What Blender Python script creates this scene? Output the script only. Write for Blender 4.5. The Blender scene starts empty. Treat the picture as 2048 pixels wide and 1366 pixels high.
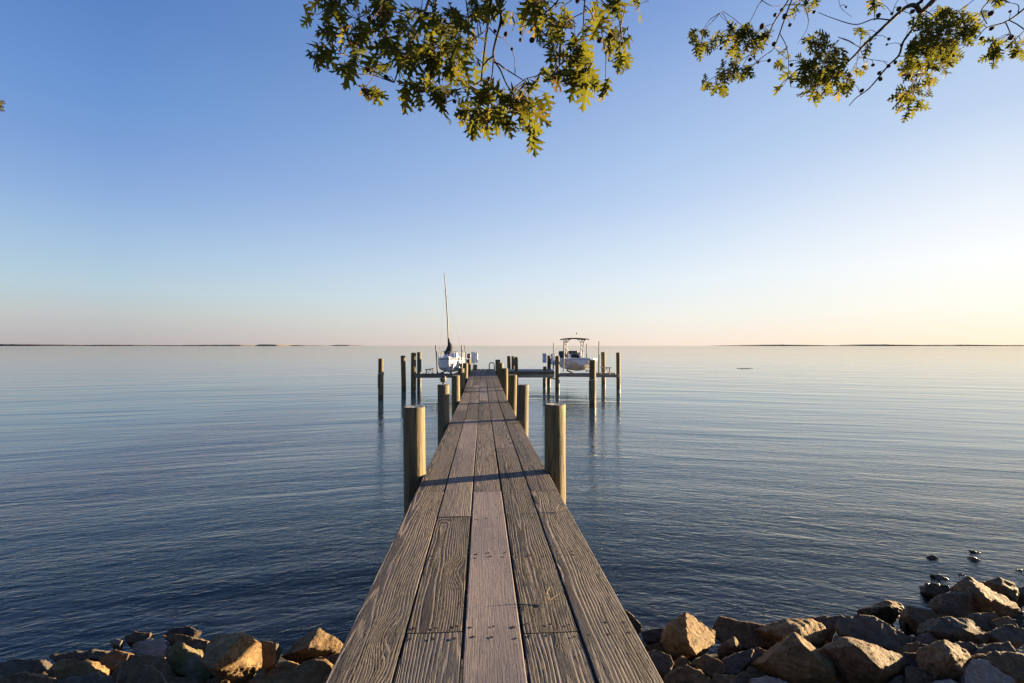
import bpy, bmesh, math, random
import numpy as np
from mathutils import Vector, Matrix, noise as mnoise

random.seed(7)
S = bpy.context.scene
COL = S.collection
PI = math.pi
F = 967.0                    # focal length in photo pixels (17 mm lens)
EYE = 2.5                    # eye height above the water
HORIZON = 691.0

def P(px, py, Y):
    return Vector(((px - 1024) / F * Y, Y, EYE - (py - HORIZON) / F * Y))

# ------------------------------------------------------------------ objects
def tag(o, label=None, cat=None, group=None, kind=None):
    if label: o['label'] = label
    if cat: o['category'] = cat
    if group: o['group'] = group
    if kind: o['kind'] = kind
    return o

def empty(name, loc=(0, 0, 0), label=None, cat=None, group=None, rz=0):
    o = bpy.data.objects.new(name, None)
    COL.objects.link(o)
    o.location = loc
    o.rotation_euler = (0, 0, rz)
    o.empty_display_size = .2
    return tag(o, label, cat, group)

def world_of(o):
    m = o.matrix_basis.copy()
    if o.parent is not None: m = world_of(o.parent) @ o.matrix_parent_inverse @ m
    return m

class MB:
    """collects vertices and faces for one mesh"""
    def __init__(s):
        s.v = []; s.f = []; s.m = []; s.sm = []
    def add(s, verts, faces, mat=0, smooth=False):
        b = len(s.v)
        s.v += [tuple(x) for x in verts]
        for f in faces:
            s.f.append([b + i for i in f]); s.m.append(mat); s.sm.append(smooth)
    def box(s, c, d, rz=0, mat=0, ch=0.0):
        """box with chamfered vertical and top edges"""
        bm = bmesh.new()
        bmesh.ops.create_cube(bm, size=1)
        for v in bm.verts:
            v.co = Vector((v.co.x * d[0], v.co.y * d[1], v.co.z * d[2]))
        if ch > 0:
            bmesh.ops.bevel(bm, geom=bm.edges[:], offset=ch, segments=1, affect='EDGES')
        R = Matrix.Rotation(rz, 3, 'Z') if not isinstance(rz, Matrix) else rz
        bm.verts.index_update()
        s.add([R @ v.co + Vector(c) for v in bm.verts], [[v.index for v in f.verts] for f in bm.faces], mat)
        bm.free()
    def tube(s, pts, r, n=8, mat=0, cap=True, smooth=True):
        pts = [Vector(p) for p in pts]
        if not hasattr(r, '__len__'): r = [r] * len(pts)
        rings = []
        ref = None
        for i, p in enumerate(pts):
            a = pts[max(i - 1, 0)]; b = pts[min(i + 1, len(pts) - 1)]
            t = (b - a)
            if t.length < 1e-9: t = Vector((0, 0, 1))
            t.normalize()
            if ref is None:
                ref = t.orthogonal().normalized()
            ref = (ref - t * ref.dot(t))
            if ref.length < 1e-6: ref = t.orthogonal()
            ref.normalize()
            w = t.cross(ref)
            rings.append([p + (ref * math.cos(2 * PI * k / n) + w * math.sin(2 * PI * k / n)) * r[i] for k in range(n)])
        vs = [v for g in rings for v in g]
        fs = []
        for i in range(len(pts) - 1):
            for k in range(n):
                k2 = (k + 1) % n
                fs.append([i * n + k, i * n + k2, (i + 1) * n + k2, (i + 1) * n + k])
        s.add(vs, fs, mat, smooth)
        if cap:
            s.add(rings[0][::-1], [list(range(n))], mat)
            s.add(rings[-1], [list(range(n))], mat)
    def lathe(s, prof, c=(0, 0, 0), n=20, mat=0, smooth=True):
        vs = []; fs = []
        for (r, z) in prof:
            for k in range(n):
                a = 2 * PI * k / n
                vs.append((c[0] + r * math.cos(a), c[1] + r * math.sin(a), c[2] + z))
        for i in range(len(prof) - 1):
            for k in range(n):
                k2 = (k + 1) % n
                fs.append([i * n + k, i * n + k2, (i + 1) * n + k2, (i + 1) * n + k])
        s.add(vs, fs, mat, smooth)
    def build(s, name, mats, parent=None, loc=None, local=False):
        me = bpy.data.meshes.new(name)
        off = Vector((0, 0, 0))
        if loc is not None: off = Vector(loc)
        vs = [tuple(Vector(v) - off) for v in s.v] if not local else s.v
        me.from_pydata(vs, [], s.f)
        if not isinstance(mats, (list, tuple)): mats = [mats]
        for m in mats: me.materials.append(m)
        me.polygons.foreach_set('material_index', s.m)
        me.polygons.foreach_set('use_smooth', s.sm)
        me.update()
        o = bpy.data.objects.new(name, me)
        COL.objects.link(o)
        if loc is not None: o.location = off
        if parent is not None:
            o.parent = parent
            if not local:
                o.matrix_parent_inverse = world_of(parent).inverted()
        return o

# ------------------------------------------------------------------ materials
class G:
    """small node graph writer"""
    def __init__(s, name):
        s.mat = bpy.data.materials.new(name)
        s.mat.use_nodes = True
        s.nt = s.mat.node_tree
        s.nt.nodes.clear()
        s.out = s.nt.nodes.new('ShaderNodeOutputMaterial')
    def n(s, typ, ins=None, out=0, **kw):
        nd = s.nt.nodes.new('ShaderNode' + typ)
        for k, v in kw.items(): setattr(nd, k, v)
        for k, v in (ins or {}).items():
            sock = nd.inputs[k]
            if isinstance(v, bpy.types.NodeSocket): s.nt.links.new(v, sock)
            else: sock.default_value = v
        return nd.outputs[out]
    def m(s, op, a, b=0.0, c=0.0, clamp=False):
        return s.n('Math', {0: a, 1: b, 2: c}, operation=op, use_clamp=clamp)
    def vm(s, op, a, b=(0, 0, 0)):
        return s.n('VectorMath', {0: a, 1: b}, operation=op)
    def mix(s, fac, a, b, mode='MIX'):
        nd = s.nt.nodes.new('ShaderNodeMix')
        nd.data_type = 'RGBA'; nd.blend_type = mode
        for i, v in ((0, fac), (6, a), (7, b)):
            if isinstance(v, bpy.types.NodeSocket): s.nt.links.new(v, nd.inputs[i])
            else:
                nd.inputs[i].default_value = v if i == 0 else (tuple(v) + (1,) if len(v) == 3 else v)
        return nd.outputs[2]
    def ramp(s, fac, stops, interp='LINEAR'):
        nd = s.nt.nodes.new('ShaderNodeValToRGB')
        nd.color_ramp.interpolation = interp
        el = nd.color_ramp.elements
        while len(el) < len(stops): el.new(.5)
        for e, (p, c) in zip(el, stops):
            e.position = p
            e.color = (c, c, c, 1) if not hasattr(c, '__len__') else tuple(c) + (1,)
        s.nt.links.new(fac, nd.inputs[0])
        return nd.outputs[0]
    def mapr(s, v, a, b, c=0.0, d=1.0, smooth=False):
        return s.n('MapRange', {0: v, 1: a, 2: b, 3: c, 4: d}, interpolation_type='SMOOTHSTEP' if smooth else 'LINEAR')
    def noise(s, vec, scale=1.0, detail=3.0, rough=.5, dist=0.0, out=0, w=None):
        ins = {'Vector': vec, 'Scale': scale, 'Detail': detail, 'Roughness': rough, 'Distortion': dist}
        if w is not None:
            ins['W'] = w
            return s.n('TexNoise', ins, out=out, noise_dimensions='4D')
        return s.n('TexNoise', ins, out=out)
    def comb(s, x=0.0, y=0.0, z=0.0):
        return s.n('CombineXYZ', {0: x, 1: y, 2: z})
    def sep(s, v):
        nd = s.nt.nodes.new('ShaderNodeSeparateXYZ')
        s.nt.links.new(v, nd.inputs[0])
        return nd.outputs
    def bump(s, h, dist=.01, strength=1.0, normal=None):
        ins = {'Height': h, 'Distance': dist, 'Strength': strength}
        if normal is not None: ins['Normal'] = normal
        return s.n('Bump', ins)
    def attr(s, name, out=2):
        return s.n('Attribute', out=out, attribute_name=name)
    def surf(s, sh):
        s.nt.links.new(sh, s.out.inputs[0])
        return s.mat
    def pbr(s, col, rough=.6, normal=None, **ins):
        d = {'Base Color': col if isinstance(col, bpy.types.NodeSocket) else tuple(col) + (1,), 'Roughness': rough}
        if normal is not None: d['Normal'] = normal
        d.update({k.replace('_', ' '): v for k, v in ins.items()})
        return s.surf(s.n('BsdfPrincipled', d))
    def pos(s): return s.n('NewGeometry', out=0)
    def obj(s): return s.n('TexCoord', out=3)

def simple(name, col, rough=.5, metal=0.0, var=.12, scale=9.0, bump=.002):
    g = G(name)
    p = g.obj()
    n = g.noise(p, scale, 5, .6)
    c = g.mix(n, tuple(x * (1 - var) for x in col), tuple(min(1, x * (1 + var)) for x in col))
    n2 = g.noise(p, scale * 6, 3, .6)
    return g.pbr(c, g.mapr(n, .3, .7, max(0, rough - .08), min(1, rough + .08)), g.bump(n2, bump), Metallic=metal)

def mat_deck():
    g = G('weathered_planks')
    uv = g.n('UVMap', uv_map='grain')
    so = g.sep(uv); u, v = so[0], so[1]
    seed = g.attr('seed'); age = g.attr('age')
    s50 = g.m('MULTIPLY', seed, 57.0)
    # board cut: distance to a pith line that wanders along the board
    w1 = g.noise(g.comb(g.m('MULTIPLY', u, 1.1), g.m('MULTIPLY', v, 5.0), s50), 1.0, 2.0, .5)
    w2 = g.noise(g.comb(g.m('MULTIPLY', u, .45), s50, 3.3), 1.0, 1.0, .5)
    v0 = g.m('MULTIPLY_ADD', g.m('FRACT', g.m('MULTIPLY', seed, 7.31)), .24, -.12)
    a = g.m('ADD', g.m('SUBTRACT', v, v0), g.m('MULTIPLY_ADD', w1, .07, -.035))
    b = g.m('MULTIPLY_ADD', w2, .16, -.02)
    r = g.m('SQRT', g.m('ADD', g.m('MULTIPLY', a, a), g.m('MULTIPLY', b, b)))
    # knots pull the rings round themselves
    vor = g.n('TexVoronoi', {'Vector': g.comb(g.m('MULTIPLY', u, 1.0), g.m('MULTIPLY', v, 3.3), s50), 'Scale': 1.0}, out=0)
    knot = g.mapr(vor, 0.0, .30, 1.0, 0.0, True)
    core = g.mapr(vor, .02, .085, 1.0, 0.0, True)
    r = g.m('ADD', r, g.m('MULTIPLY', knot, .05))
    fib = g.noise(g.comb(g.m('MULTIPLY', u, 5.0), g.m('MULTIPLY', v, 330.0), s50), 1.0, 3.0, .6)
    fib2 = g.noise(g.comb(g.m('MULTIPLY', u, 2.0), g.m('MULTIPLY', v, 70.0), s50), 1.0, 3.0, .65)
    rr = g.m('MULTIPLY_ADD', r, 72.0, g.m('MULTIPLY', fib2, .9))
    ring = g.m('FRACT', rr)
    ridge = g.ramp(ring, [(0, 0.0), (.45, .06), (.64, .5), (.78, 1.0), (.92, .62), (1, 0.0)])
    # long checks (cracks)
    ck = g.noise(g.comb(g.m('MULTIPLY', u, .8), g.m('MULTIPLY', v, 22.0), s50), 1.0, 4.0, .55)
    crack = g.mapr(g.m('ABSOLUTE', g.m('SUBTRACT', ck, .5)), .0, .012, 1.0, 0.0)
    crackm = g.noise(g.comb(g.m('MULTIPLY', u, 1.7), g.m('MULTIPLY', v, 4.0), g.m('ADD', s50, 9.0)), 1.0, 2.0)
    crack = g.m('MULTIPLY', g.m('MULTIPLY', crack, g.mapr(crackm, .5, .62)), g.m('MULTIPLY_ADD', age, .75, .25))
    worn = g.noise(g.comb(g.m('MULTIPLY', u, 2.6), g.m('MULTIPLY', v, 9.0), s50), 1.0, 5.0, .65)
    blot = g.noise(g.comb(g.m('MULTIPLY', u, .9), g.m('MULTIPLY', v, 2.5), g.m('ADD', s50, 21.0)), 1.0, 3.0, .6)
    con = g.m('MULTIPLY', age, g.mapr(worn, .25, .7, .65, 1.0))
    tear = g.noise(g.comb(g.m('MULTIPLY', u, 1.3), g.m('MULTIPLY', v, 13.0), g.m('ADD', s50, 4.0)), 1.0, 5.0, .7, .6)
    tear = g.m('MULTIPLY', g.mapr(tear, .54, .62, 0, 1, True), age)
    lightc = g.mix(g.m('FRACT', g.m('MULTIPLY', seed, 3.77)), (.42, .345, .30), (.33, .285, .265))
    newc = g.mix(fib2, (.215, .172, .165), (.285, .238, .225))
    newc = g.mix(g.m('MULTIPLY', ridge, .35), newc, (.12, .088, .072))
    darkc = g.mix(blot, (.024, .022, .024), (.085, .074, .072))
    t = g.mapr(g.m('ADD', g.m('MULTIPLY', ridge, .72), g.m('MULTIPLY_ADD', fib, .5, -.14)), .12, .85, 0, 1, True)
    oldc = g.mix(t, darkc, lightc)
    col = g.mix(con, newc, oldc)
    col = g.mix(g.mapr(blot, .45, .68, 0.0, .55), col, (.075, .08, .095))           # grey-blue silvering and stains
    col = g.mix(g.m('MULTIPLY', core, .8), col, (.05, .032, .022))
    col = g.mix(g.m('MULTIPLY', tear, .72), col, (.045, .038, .034))
    col = g.mix(crack, col, (.012, .01, .009))
    col = g.mix(g.mapr(fib, .3, .7, .0, .25), col, (.06, .05, .045))
    tone = g.m('MULTIPLY', g.attr('tone'), 1.08)
    col = g.mix(1.0, col, g.comb(tone, tone, g.m('MULTIPLY_ADD', tone, 1.0, .0)), 'MULTIPLY')
    h = g.m('ADD', g.m('MULTIPLY', g.m('MULTIPLY', ridge, con), 1.0), g.m('MULTIPLY', fib, .42))
    h = g.m('ADD', h, g.m('MULTIPLY', g.m('MULTIPLY_ADD', worn, .8, 0), age))
    h = g.m('SUBTRACT', h, g.m('MULTIPLY', crack, 1.6))
    h = g.m('SUBTRACT', h, g.m('MULTIPLY', tear, g.m('MULTIPLY_ADD', fib2, 1.6, .2)))
    return g.pbr(col, g.mapr(worn, .3, .7, .62, .82), g.bump(h, .0065), Specular_IOR_Level=.22)

def mat_piling():
    g = G('piling_wood')
    p = g.obj(); so = g.sep(p)
    wp = g.sep(g.pos())
    inf = g.n('ObjectInfo', out=5)
    off = g.m('MULTIPLY', inf, 40.0)
    # streaks that run up the pole
    q = g.comb(so[0], so[1], g.m('MULTIPLY_ADD', so[2], .06, off))
    st = g.noise(q, 24.0, 5, .65)
    st2 = g.noise(q, 90.0, 3, .6)
    big = g.noise(g.comb(so[0], so[1], g.m('MULTIPLY_ADD', so[2], .5, off)), 4.0, 4, .6)
    col = g.mix(g.mapr(st, .32, .68), (.034, .021, .009), (.215, .150, .062))
    col = g.mix(g.mapr(big, .4, .75, 0, .65), col, (.15, .128, .046))
    col = g.mix(g.mapr(st2, .52, .75, 0, .8), col, (.03, .02, .011))
    ck = g.noise(g.comb(so[0], so[1], g.m('MULTIPLY_ADD', so[2], .025, off)), 15.0, 3, .5)
    crack = g.mapr(g.m('ABSOLUTE', g.m('SUBTRACT', ck, .5)), 0, .012, 1.0, 0.0)
    col = g.mix(g.m('MULTIPLY', crack, .85), col, (.02, .014, .009))
    grey = g.mapr(g.m('FRACT', g.m('MULTIPLY', inf, 13.7)), .4, 1.0, 0.0, .55)
    col = g.mix(grey, col, g.mix(st, (.06, .055, .05), (.16, .145, .125)))
    # tide stain
    edge = g.m('ADD', wp[2], g.m('MULTIPLY_ADD', st, .28, -.14))
    wet = g.mapr(edge, .18, .34, 1.0, 0.0, True)
    col = g.mix(g.m('MULTIPLY', wet, .8), col, (.028, .022, .014))
    h = g.m('SUBTRACT', g.m('ADD', st, g.m('MULTIPLY', st2, .5)), g.m('MULTIPLY', crack, 1.3))
    return g.pbr(col, g.mapr(wet, 0, 1, .72, .35), g.bump(h, .008), Specular_IOR_Level=.3)

def mat_endgrain():
    g = G('piling_end_grain')
    p = g.obj(); so = g.sep(p)
    r = g.m('SQRT', g.m('ADD', g.m('MULTIPLY', so[0], so[0]), g.m('MULTIPLY', so[1], so[1])))
    n = g.noise(p, 14, 4, .6)
    ring = g.m('FRACT', g.m('MULTIPLY_ADD', r, 70, g.m('MULTIPLY', n, 1.6)))
    col = g.mix(ring, (.24, .22, .20), (.38, .35, .32))
    col = g.mix(g.mapr(n, .5, .75), col, (.19, .165, .13))
    return g.pbr(col, .75, g.bump(g.m('ADD', ring, g.m('MULTIPLY', n, 2)), .004))

def mat_timber(name, c1, c2, scale=1.0):
    g = G(name)
    p = g.obj()
    q = g.vm('MULTIPLY', p, (1.2, 22, 30))
    q2 = g.vm('MULTIPLY', p, (22, 1.2, 30))
    n = g.noise(q, scale, 4, .6); nb = g.noise(q2, scale, 4, .6)
    n = g.m('MULTIPLY_ADD', nb, .5, g.m('MULTIPLY', n, .5))
    col = g.mix(g.mapr(n, .3, .7), c1, c2)
    b = g.noise(p, 3.0, 3)
    col = g.mix(g.mapr(b, .45, .8, 0, .6), col, tuple(x * .5 for x in c1))
    return g.pbr(col, .75, g.bump(n, .004))

def mat_rock(name, dark, mid, light, moss=0.0):
    g = G(name)
    p = g.obj(); inf = g.n('ObjectInfo', out=5)
    wp = g.sep(g.pos())
    off = g.m('MULTIPLY', inf, 63.0)
    q = g.vm('ADD', p, g.comb(off, off, off))
    n1 = g.noise(q, 5.0, 6, .62)
    n2 = g.noise(q, 26.0, 6, .65)
    lay = g.noise(g.vm('MULTIPLY', q, (4, 5, 30)), 1.0, 5, .6, .4)       # bedding layers
    grit = g.noise(q, 120.0, 3, .7)
    col = g.mix(g.mapr(n1, .28, .72), dark, mid)
    col = g.mix(g.mapr(n2, .45, .75, 0, .85), col, light)
    col = g.mix(g.mapr(lay, .52, .72, 0, .55), col, tuple(x * .45 for x in dark))
    rust = g.noise(q, 8.5, 4, .6)
    col = g.mix(g.mapr(rust, .52, .72, 0, .55), col, (.13, .066, .025))
    col = g.mix(g.mapr(grit, .62, .72, 0, .7), col, tuple(min(1, x * 1.5) for x in light))
    if moss:
        mn = g.noise(q, 11.0, 5, .7)
        ms = g.m('MULTIPLY', g.mapr(mn, .47, .58), moss)
        col = g.mix(ms, col, g.mix(n2, (.05, .055, .01), (.16, .15, .03)))
    edge = g.m('ADD', wp[2], g.m('MULTIPLY_ADD', n1, .16, -.08))
    wet = g.mapr(edge, .09, .22, 1.0, 0.0, True)
    col = g.mix(g.m('MULTIPLY', wet, .72), col, (.02, .014, .009))
    h = g.m('ADD', g.m('MULTIPLY', n2, 1.0), g.m('MULTIPLY', lay, 1.1))
    h = g.m('ADD', h, g.m('MULTIPLY', grit, .35))
    h = g.m('ADD', h, g.m('MULTIPLY', n1, 1.2))
    return g.pbr(col, g.mapr(wet, 0, 1, .82, .28), g.bump(h, .022), Specular_IOR_Level=.3)

def mat_water():
    g = G('bay_water')
    pos = g.pos(); so = g.sep(pos)
    X, Y = so[0], so[1]
    # crest lines curve round the point as the waves come ashore
    bend = g.m('MULTIPLY', g.m('SQRT', g.m('MULTIPLY_ADD', X, X, 9.0)), .30)
    Yb = g.m('ADD', Y, bend)
    dist = g.m('SQRT', g.m('MULTIPLY_ADD', X, X, g.m('MULTIPLY', Y, Y)))
    def wav(sx, sy, detail, rough, distn, seed, rot=0.0):
        c, s_ = math.cos(rot), math.sin(rot)
        x2 = g.m('ADD', g.m('MULTIPLY', X, c), g.m('MULTIPLY', Yb, s_))
        y2 = g.m('SUBTRACT', g.m('MULTIPLY', Yb, c), g.m('MULTIPLY', X, s_))
        return g.noise(g.comb(g.m('MULTIPLY', x2, sx), g.m('MULTIPLY', y2, sy), seed), 1.0, detail, rough, distn)
    swell = wav(.10, .55, 2, .5, .3, 1.0)
    mid = wav(.55, 2.3, 2, .5, .5, 5.0, .10)
    rip = wav(1.9, 6.6, 3, .6, 1.0, 9.0, -.16)
    rip2 = wav(4.6, 12.0, 3, .55, .9, 3.0, .34)
    fine = wav(9.0, 34.0, 2, .5, .4, 13.0, -.05)
    gust = g.mapr(wav(.05, .12, 3, .5, .5, 21.0), .3, .7, .55, 1.15)
    near = g.mapr(dist, 5, 26, 1.0, .12, True)
    far = g.mapr(dist, 9, 26, 1.0, .45, True)
    chop = wav(.19, 1.05, 3, .5, .9, 31.0, .07)
    h = g.m('MULTIPLY', g.m('MULTIPLY_ADD', mid, .021, g.m('MULTIPLY', swell, .052)), far)
    h = g.m('MULTIPLY_ADD', chop, .030, h)
    h = g.m('MULTIPLY_ADD', wav(.11, .45, 3, .5, .8, 41.0, -.05), g.mapr(dist, 12, 40, 0.0, .11), h)
    hs = g.m('MULTIPLY_ADD', rip, .0140, g.m('MULTIPLY', rip2, .0100))
    hs = g.m('MULTIPLY_ADD', fine, .0030, hs)
    h = g.m('MULTIPLY_ADD', g.m('MULTIPLY', hs, g.m('MULTIPLY', gust, near)), 1.25, h)
    nrm = g.bump(h, 1.0)
    fr = g.n('Fresnel', {'IOR': 1.333, 'Normal': nrm})
    gl = g.n('BsdfGlossy', {'Color': g.mix(g.mapr(dist, 20, 160), (.94, .985, 1.0), (.935, .91, .86)), 'Roughness': g.mapr(dist, 20, 400, .025, .06), 'Normal': nrm})  # reflection tint painted in by distance: cool close in, warm towards the horizon
    deep = g.n('BsdfDiffuse', {'Color': (.028, .060, .088, 1)})
    tr = g.n('BsdfTransparent', {'Color': (.80, .70, .66, 1)})
    # clear over the shallows, opaque where deep
    shore = g.m('SUBTRACT', Y, g.m('MULTIPLY', g.m('MAXIMUM', g.m('SUBTRACT', X, 2.0), 0.0), .25))
    clear = g.mapr(shore, 4.2, 11.0, .96, 0.0, True)
    body = g.n('MixShader', {0: clear, 1: deep, 2: tr})
    return g.surf(g.n('MixShader', {0: fr, 1: body, 2: gl}))

def mat_ground():
    g = G('shore_mud')
    p = g.pos()
    n = g.noise(p, 2.5, 6, .65); n2 = g.noise(p, 14, 5, .65)
    vor = g.n('TexVoronoi', {'Vector': p, 'Scale': 5.0, 'Randomness': 1.0}, out=1)
    c = g.mix(n, (.005, .004, .003), (.018, .013, .009))
    c = g.mix(g.mapr(n2, .5, .7, 0, .7), c, (.028, .02, .013))
    c = g.mix(.25, c, vor, 'MULTIPLY')
    under = g.mapr(g.sep(p)[2], -.12, -.3)
    c = g.mix(under, c, g.mix(g.mapr(g.noise(p, 2.6, 4, .6, .8), .42, .60), (.012, .010, .011), (.40, .26, .19)))
    return g.pbr(c, .9, g.bump(g.m('ADD', n, n2), .02))

def mat_leaf():
    g = G('oak_leaf')
    t = g.attr('tint')
    uvn = g.noise(g.obj(), 22, 3)
    col = g.ramp(t, [(0, (.022, .034, .006)), (.35, (.046, .064, .009)), (.65, (.082, .094, .011)), (.85, (.15, .105, .018)), (1, (.24, .14, .055))])
    col = g.mix(g.mapr(uvn, .4, .7, 0, .3), col, (.06, .045, .01))
    col2 = g.mix(.55, col, (.165, .155, .013))
    b = g.n('BsdfPrincipled', {'Base Color': col, 'Roughness': .7, 'Specular IOR Level': .12})
    tr = g.n('BsdfTranslucent', {'Color': col2})
    return g.surf(g.n('MixShader', {0: .5, 1: b, 2: tr}))

M = {}
M['deck'] = mat_deck()
M['piling'] = mat_piling()
M['endgrain'] = mat_endgrain()
M['frame'] = mat_timber('pier_framing', (.07, .055, .042), (.17, .135, .10))
M['lift'] = mat_timber('lift_timber', (.13, .11, .095), (.27, .23, .19))
M['greybeam'] = mat_timber('grey_beam', (.20, .19, .18), (.36, .34, .32))
M['tan'] = mat_timber('bare_timber', (.30, .20, .11), (.48, .34, .20))
M['oldtimber'] = mat_timber('old_timber', (.08, .065, .05), (.19, .155, .12))
M['rust'] = simple('rusty_iron', (.035, .018, .011), .8, .3)
M['gel'] = simple('white_gelcoat', (.62, .62, .69), .25, 0, .03, 3, .0005)
M['gelwarm'] = simple('cream_gelcoat', (.54, .51, .50), .35, 0, .05, 3, .0005)
M['hullpaint'] = simple('sailboat_paint', (.44, .47, .55), .3, 0, .05, 3, .0008)
M['stripe'] = simple('navy_stripe', (.018, .02, .035), .4)
M['bottompaint'] = simple('bottom_paint', (.33, .35, .39), .7, 0, .2, 6, .002)
M['cover'] = simple('dark_canvas', (.020, .016, .024), .85, 0, .3, 8, .006)
M['alu'] = simple('aluminium', (.30, .28, .26), .5, .3, .06, 20, .0004)
M['mast'] = simple('dull_mast', (.16, .135, .115), .6, 0, .1, 8, .0004)
M['steel'] = simple('grey_pipe', (.055, .048, .045), .6, .0)
M['pvc'] = simple('pale_pipe', (.42, .38, .36), .5)
M['canopy'] = simple('dark_canopy', (.05, .032, .028), .8)
M['navy'] = simple('navy_vinyl', (.025, .028, .055), .5)
M['smoked'] = simple('smoked_acrylic', (.02, .03, .035), .08, 0, .05, 2, 0)
M['boxwhite'] = simple('box_white', (.40, .44, .56), .45, 0, .05, 4, .0005)
M['black'] = simple('black_plastic', (.02, .02, .022), .4)
M['lampmetal'] = simple('bronze_lamp', (.06, .035, .02), .5, .5)
M['lampglass'] = simple('frosted_globe', (.30, .27, .24), .3)
M['rope'] = simple('mooring_rope', (.34, .30, .24), .9, 0, .3, 60, .004)
M['bark'] = simple('oak_bark', (.05, .036, .026), .9, 0, .35, 16, .012)
M['twig'] = simple('oak_twig', (.085, .052, .034), .8, 0, .3, 20, .003)
M['gall'] = simple('oak_gall', (.045, .024, .018), .85, 0, .4, 40, .008)
M['stalk'] = simple('dry_stalk', (.12, .07, .038), .85, 0, .35, 40, .002)
M['straw'] = simple('dry_straw', (.40, .27, .14), .8, 0, .2, 30, .001)
M['leaf'] = mat_leaf()
M['rock_brown'] = mat_rock('brown_rock', (.058, .037, .020), (.135, .090, .048), (.235, .165, .09))
M['rock_grey'] = mat_rock('grey_rock', (.048, .038, .029), (.10, .08, .06), (.175, .143, .108))
M['rock_pale'] = mat_rock('pale_rock', (.20, .165, .14), (.29, .25, .215), (.40, .35, .31))
M['rock_gold'] = mat_rock('ochre_rock', (.095, .058, .025), (.205, .130, .058), (.31, .215, .11))
M['rock_moss'] = mat_rock('mossy_rock', (.10, .07, .042), (.18, .135, .085), (.27, .22, .15), .85)
M['water'] = mat_water()
M['ground'] = mat_ground()
M['farland'] = simple('distant_woods', (.095, .09, .095), .95, 0, .4, .02, 0)  # lightened grey: the distance haze is put into the base colour

# ------------------------------------------------------------------ shore ground and water
def shore_y(x):
    return 4.25 + max(0.0, x - 2.0) * .25

def gz(x, y):
    d = shore_y(x) - y
    if d >= 0: return min(.3 * d, 1.0 if y > -3 else 1.0 + (-3 - y) * .05)
    return max(-2.2, .3 * d * (1.0 if d > -2 else 1.3))

def ground_y(px, py, lift=0.0):
    """distance at which the sight line through a pixel meets the shore"""
    y = 1.5
    while y < 12:
        x = (px - 1024) / F * y; z = EYE - (py - HORIZON) / F * y
        if z <= max(gz(x, y), -.04) + lift: return y
        y += .01
    return y

def build_ground():
    b = MB()
    xs = [-20000, -3000, -400, -80, -30, -15] + [x * .35 for x in range(-28, 40)] + [16, 20, 40, 90, 400, 3000, 20000]
    ys = [-400, -120, -40, -15, -6, -3] + [y * .3 for y in range(-8, 40)] + [14, 20, 40, 100, 500, 4000, 25000]
    for y in ys:
        for x in xs:
            z = gz(x, y) - .10 - .16 * min(1.0, max(0.0, (x - 3.2) / 1.2)) - .05 * min(1.0, max(0.0, (-x - 2.2)))
            if -14 < x < 16 and -4 < y < 14:
                z += .06 * mnoise.noise(Vector((x * 1.3, y * 1.3, 4))) + .03 * mnoise.noise(Vector((x * 4, y * 4, 1)))
            b.v.append((x, y, z))
    n = len(xs)
    for j in range(len(ys) - 1):
        for i in range(n - 1):
            b.f.append([j * n + i, j * n + i + 1, (j + 1) * n + i + 1, (j + 1) * n + i]); b.m.append(0); b.sm.append(True)
    tag(b.build('ground', M['ground']), kind='structure')

def build_water():
    b = MB()
    rad = [.6, 3, 6, 12, 25, 60, 150, 500, 2000, 8000, 26000]
    n = 64
    b.v.append((0, 0, 0))
    for r in rad:
        for k in range(n):
            a = 2 * PI * k / n
            b.v.append((r * math.cos(a), r * math.sin(a), 0))
    for k in range(n):
        b.f.append([0, 1 + k, 1 + (k + 1) % n]); b.m.append(0); b.sm.append(True)
    for i in range(len(rad) - 1):
        for k in range(n):
            k2 = (k + 1) % n
            b.f.append([1 + i * n + k, 1 + (i + 1) * n + k, 1 + (i + 1) * n + k2, 1 + i * n + k2]); b.m.append(0); b.sm.append(True)
    tag(b.build('water', M['water']), kind='structure')

def far_shore(px0, px1, Y, hpx, seed, gaps):
    """low wooded land on the horizon: a ridge of uneven height with real depth"""
    b = MB()
    n = int((px1 - px0) / 1.5)
    rows = []
    for i in range(n + 1):
        px = px0 + (px1 - px0) * i / n
        x = (px - 1024) / F * Y
        h = hpx / F * Y * (.55 + .75 * mnoise.noise(Vector((px * .008, seed, 0))) + .22 * mnoise.noise(Vector((px * .09, seed, 3))))
        e = min(1, (px - px0) / 40, (px1 - px) / 40)
        for g0, g1 in gaps:
            if g0 - 10 < px < g1 + 10: e = min(e, max(0.0, abs(px - (g0 + g1) / 2) / ((g1 - g0) / 2 + 10) - .6))
        h = max(.0, h) * max(0.0, min(1.0, e)) ** .5 + .6 * (1 if e > 0 else 0)
        rows.append([(x, Y, -1), (x, Y, h * .75), (x, Y + 40, h), (x, Y + 300, h * .9), (x, Y + 600, -1)])
    for r in rows: b.v += r
    for i in range(n):
        for k in range(4):
            b.f.append([i * 5 + k, (i + 1) * 5 + k, (i + 1) * 5 + k + 1, i * 5 + k + 1]); b.m.append(0); b.sm.append(False)
    tag(b.build('far_shore', M['farland']), kind='structure')

build_ground(); build_water()
far_shore(-900, 610, 2600, 4.2, 1.7, [(488, 505), (560, 575)])
far_shore(650, 700, 3600, 3.0, 4.4, [])
far_shore(1475, 3300, 2600, 3.3, 8.1, [(1735, 1748), (1850, 1880)])

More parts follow.
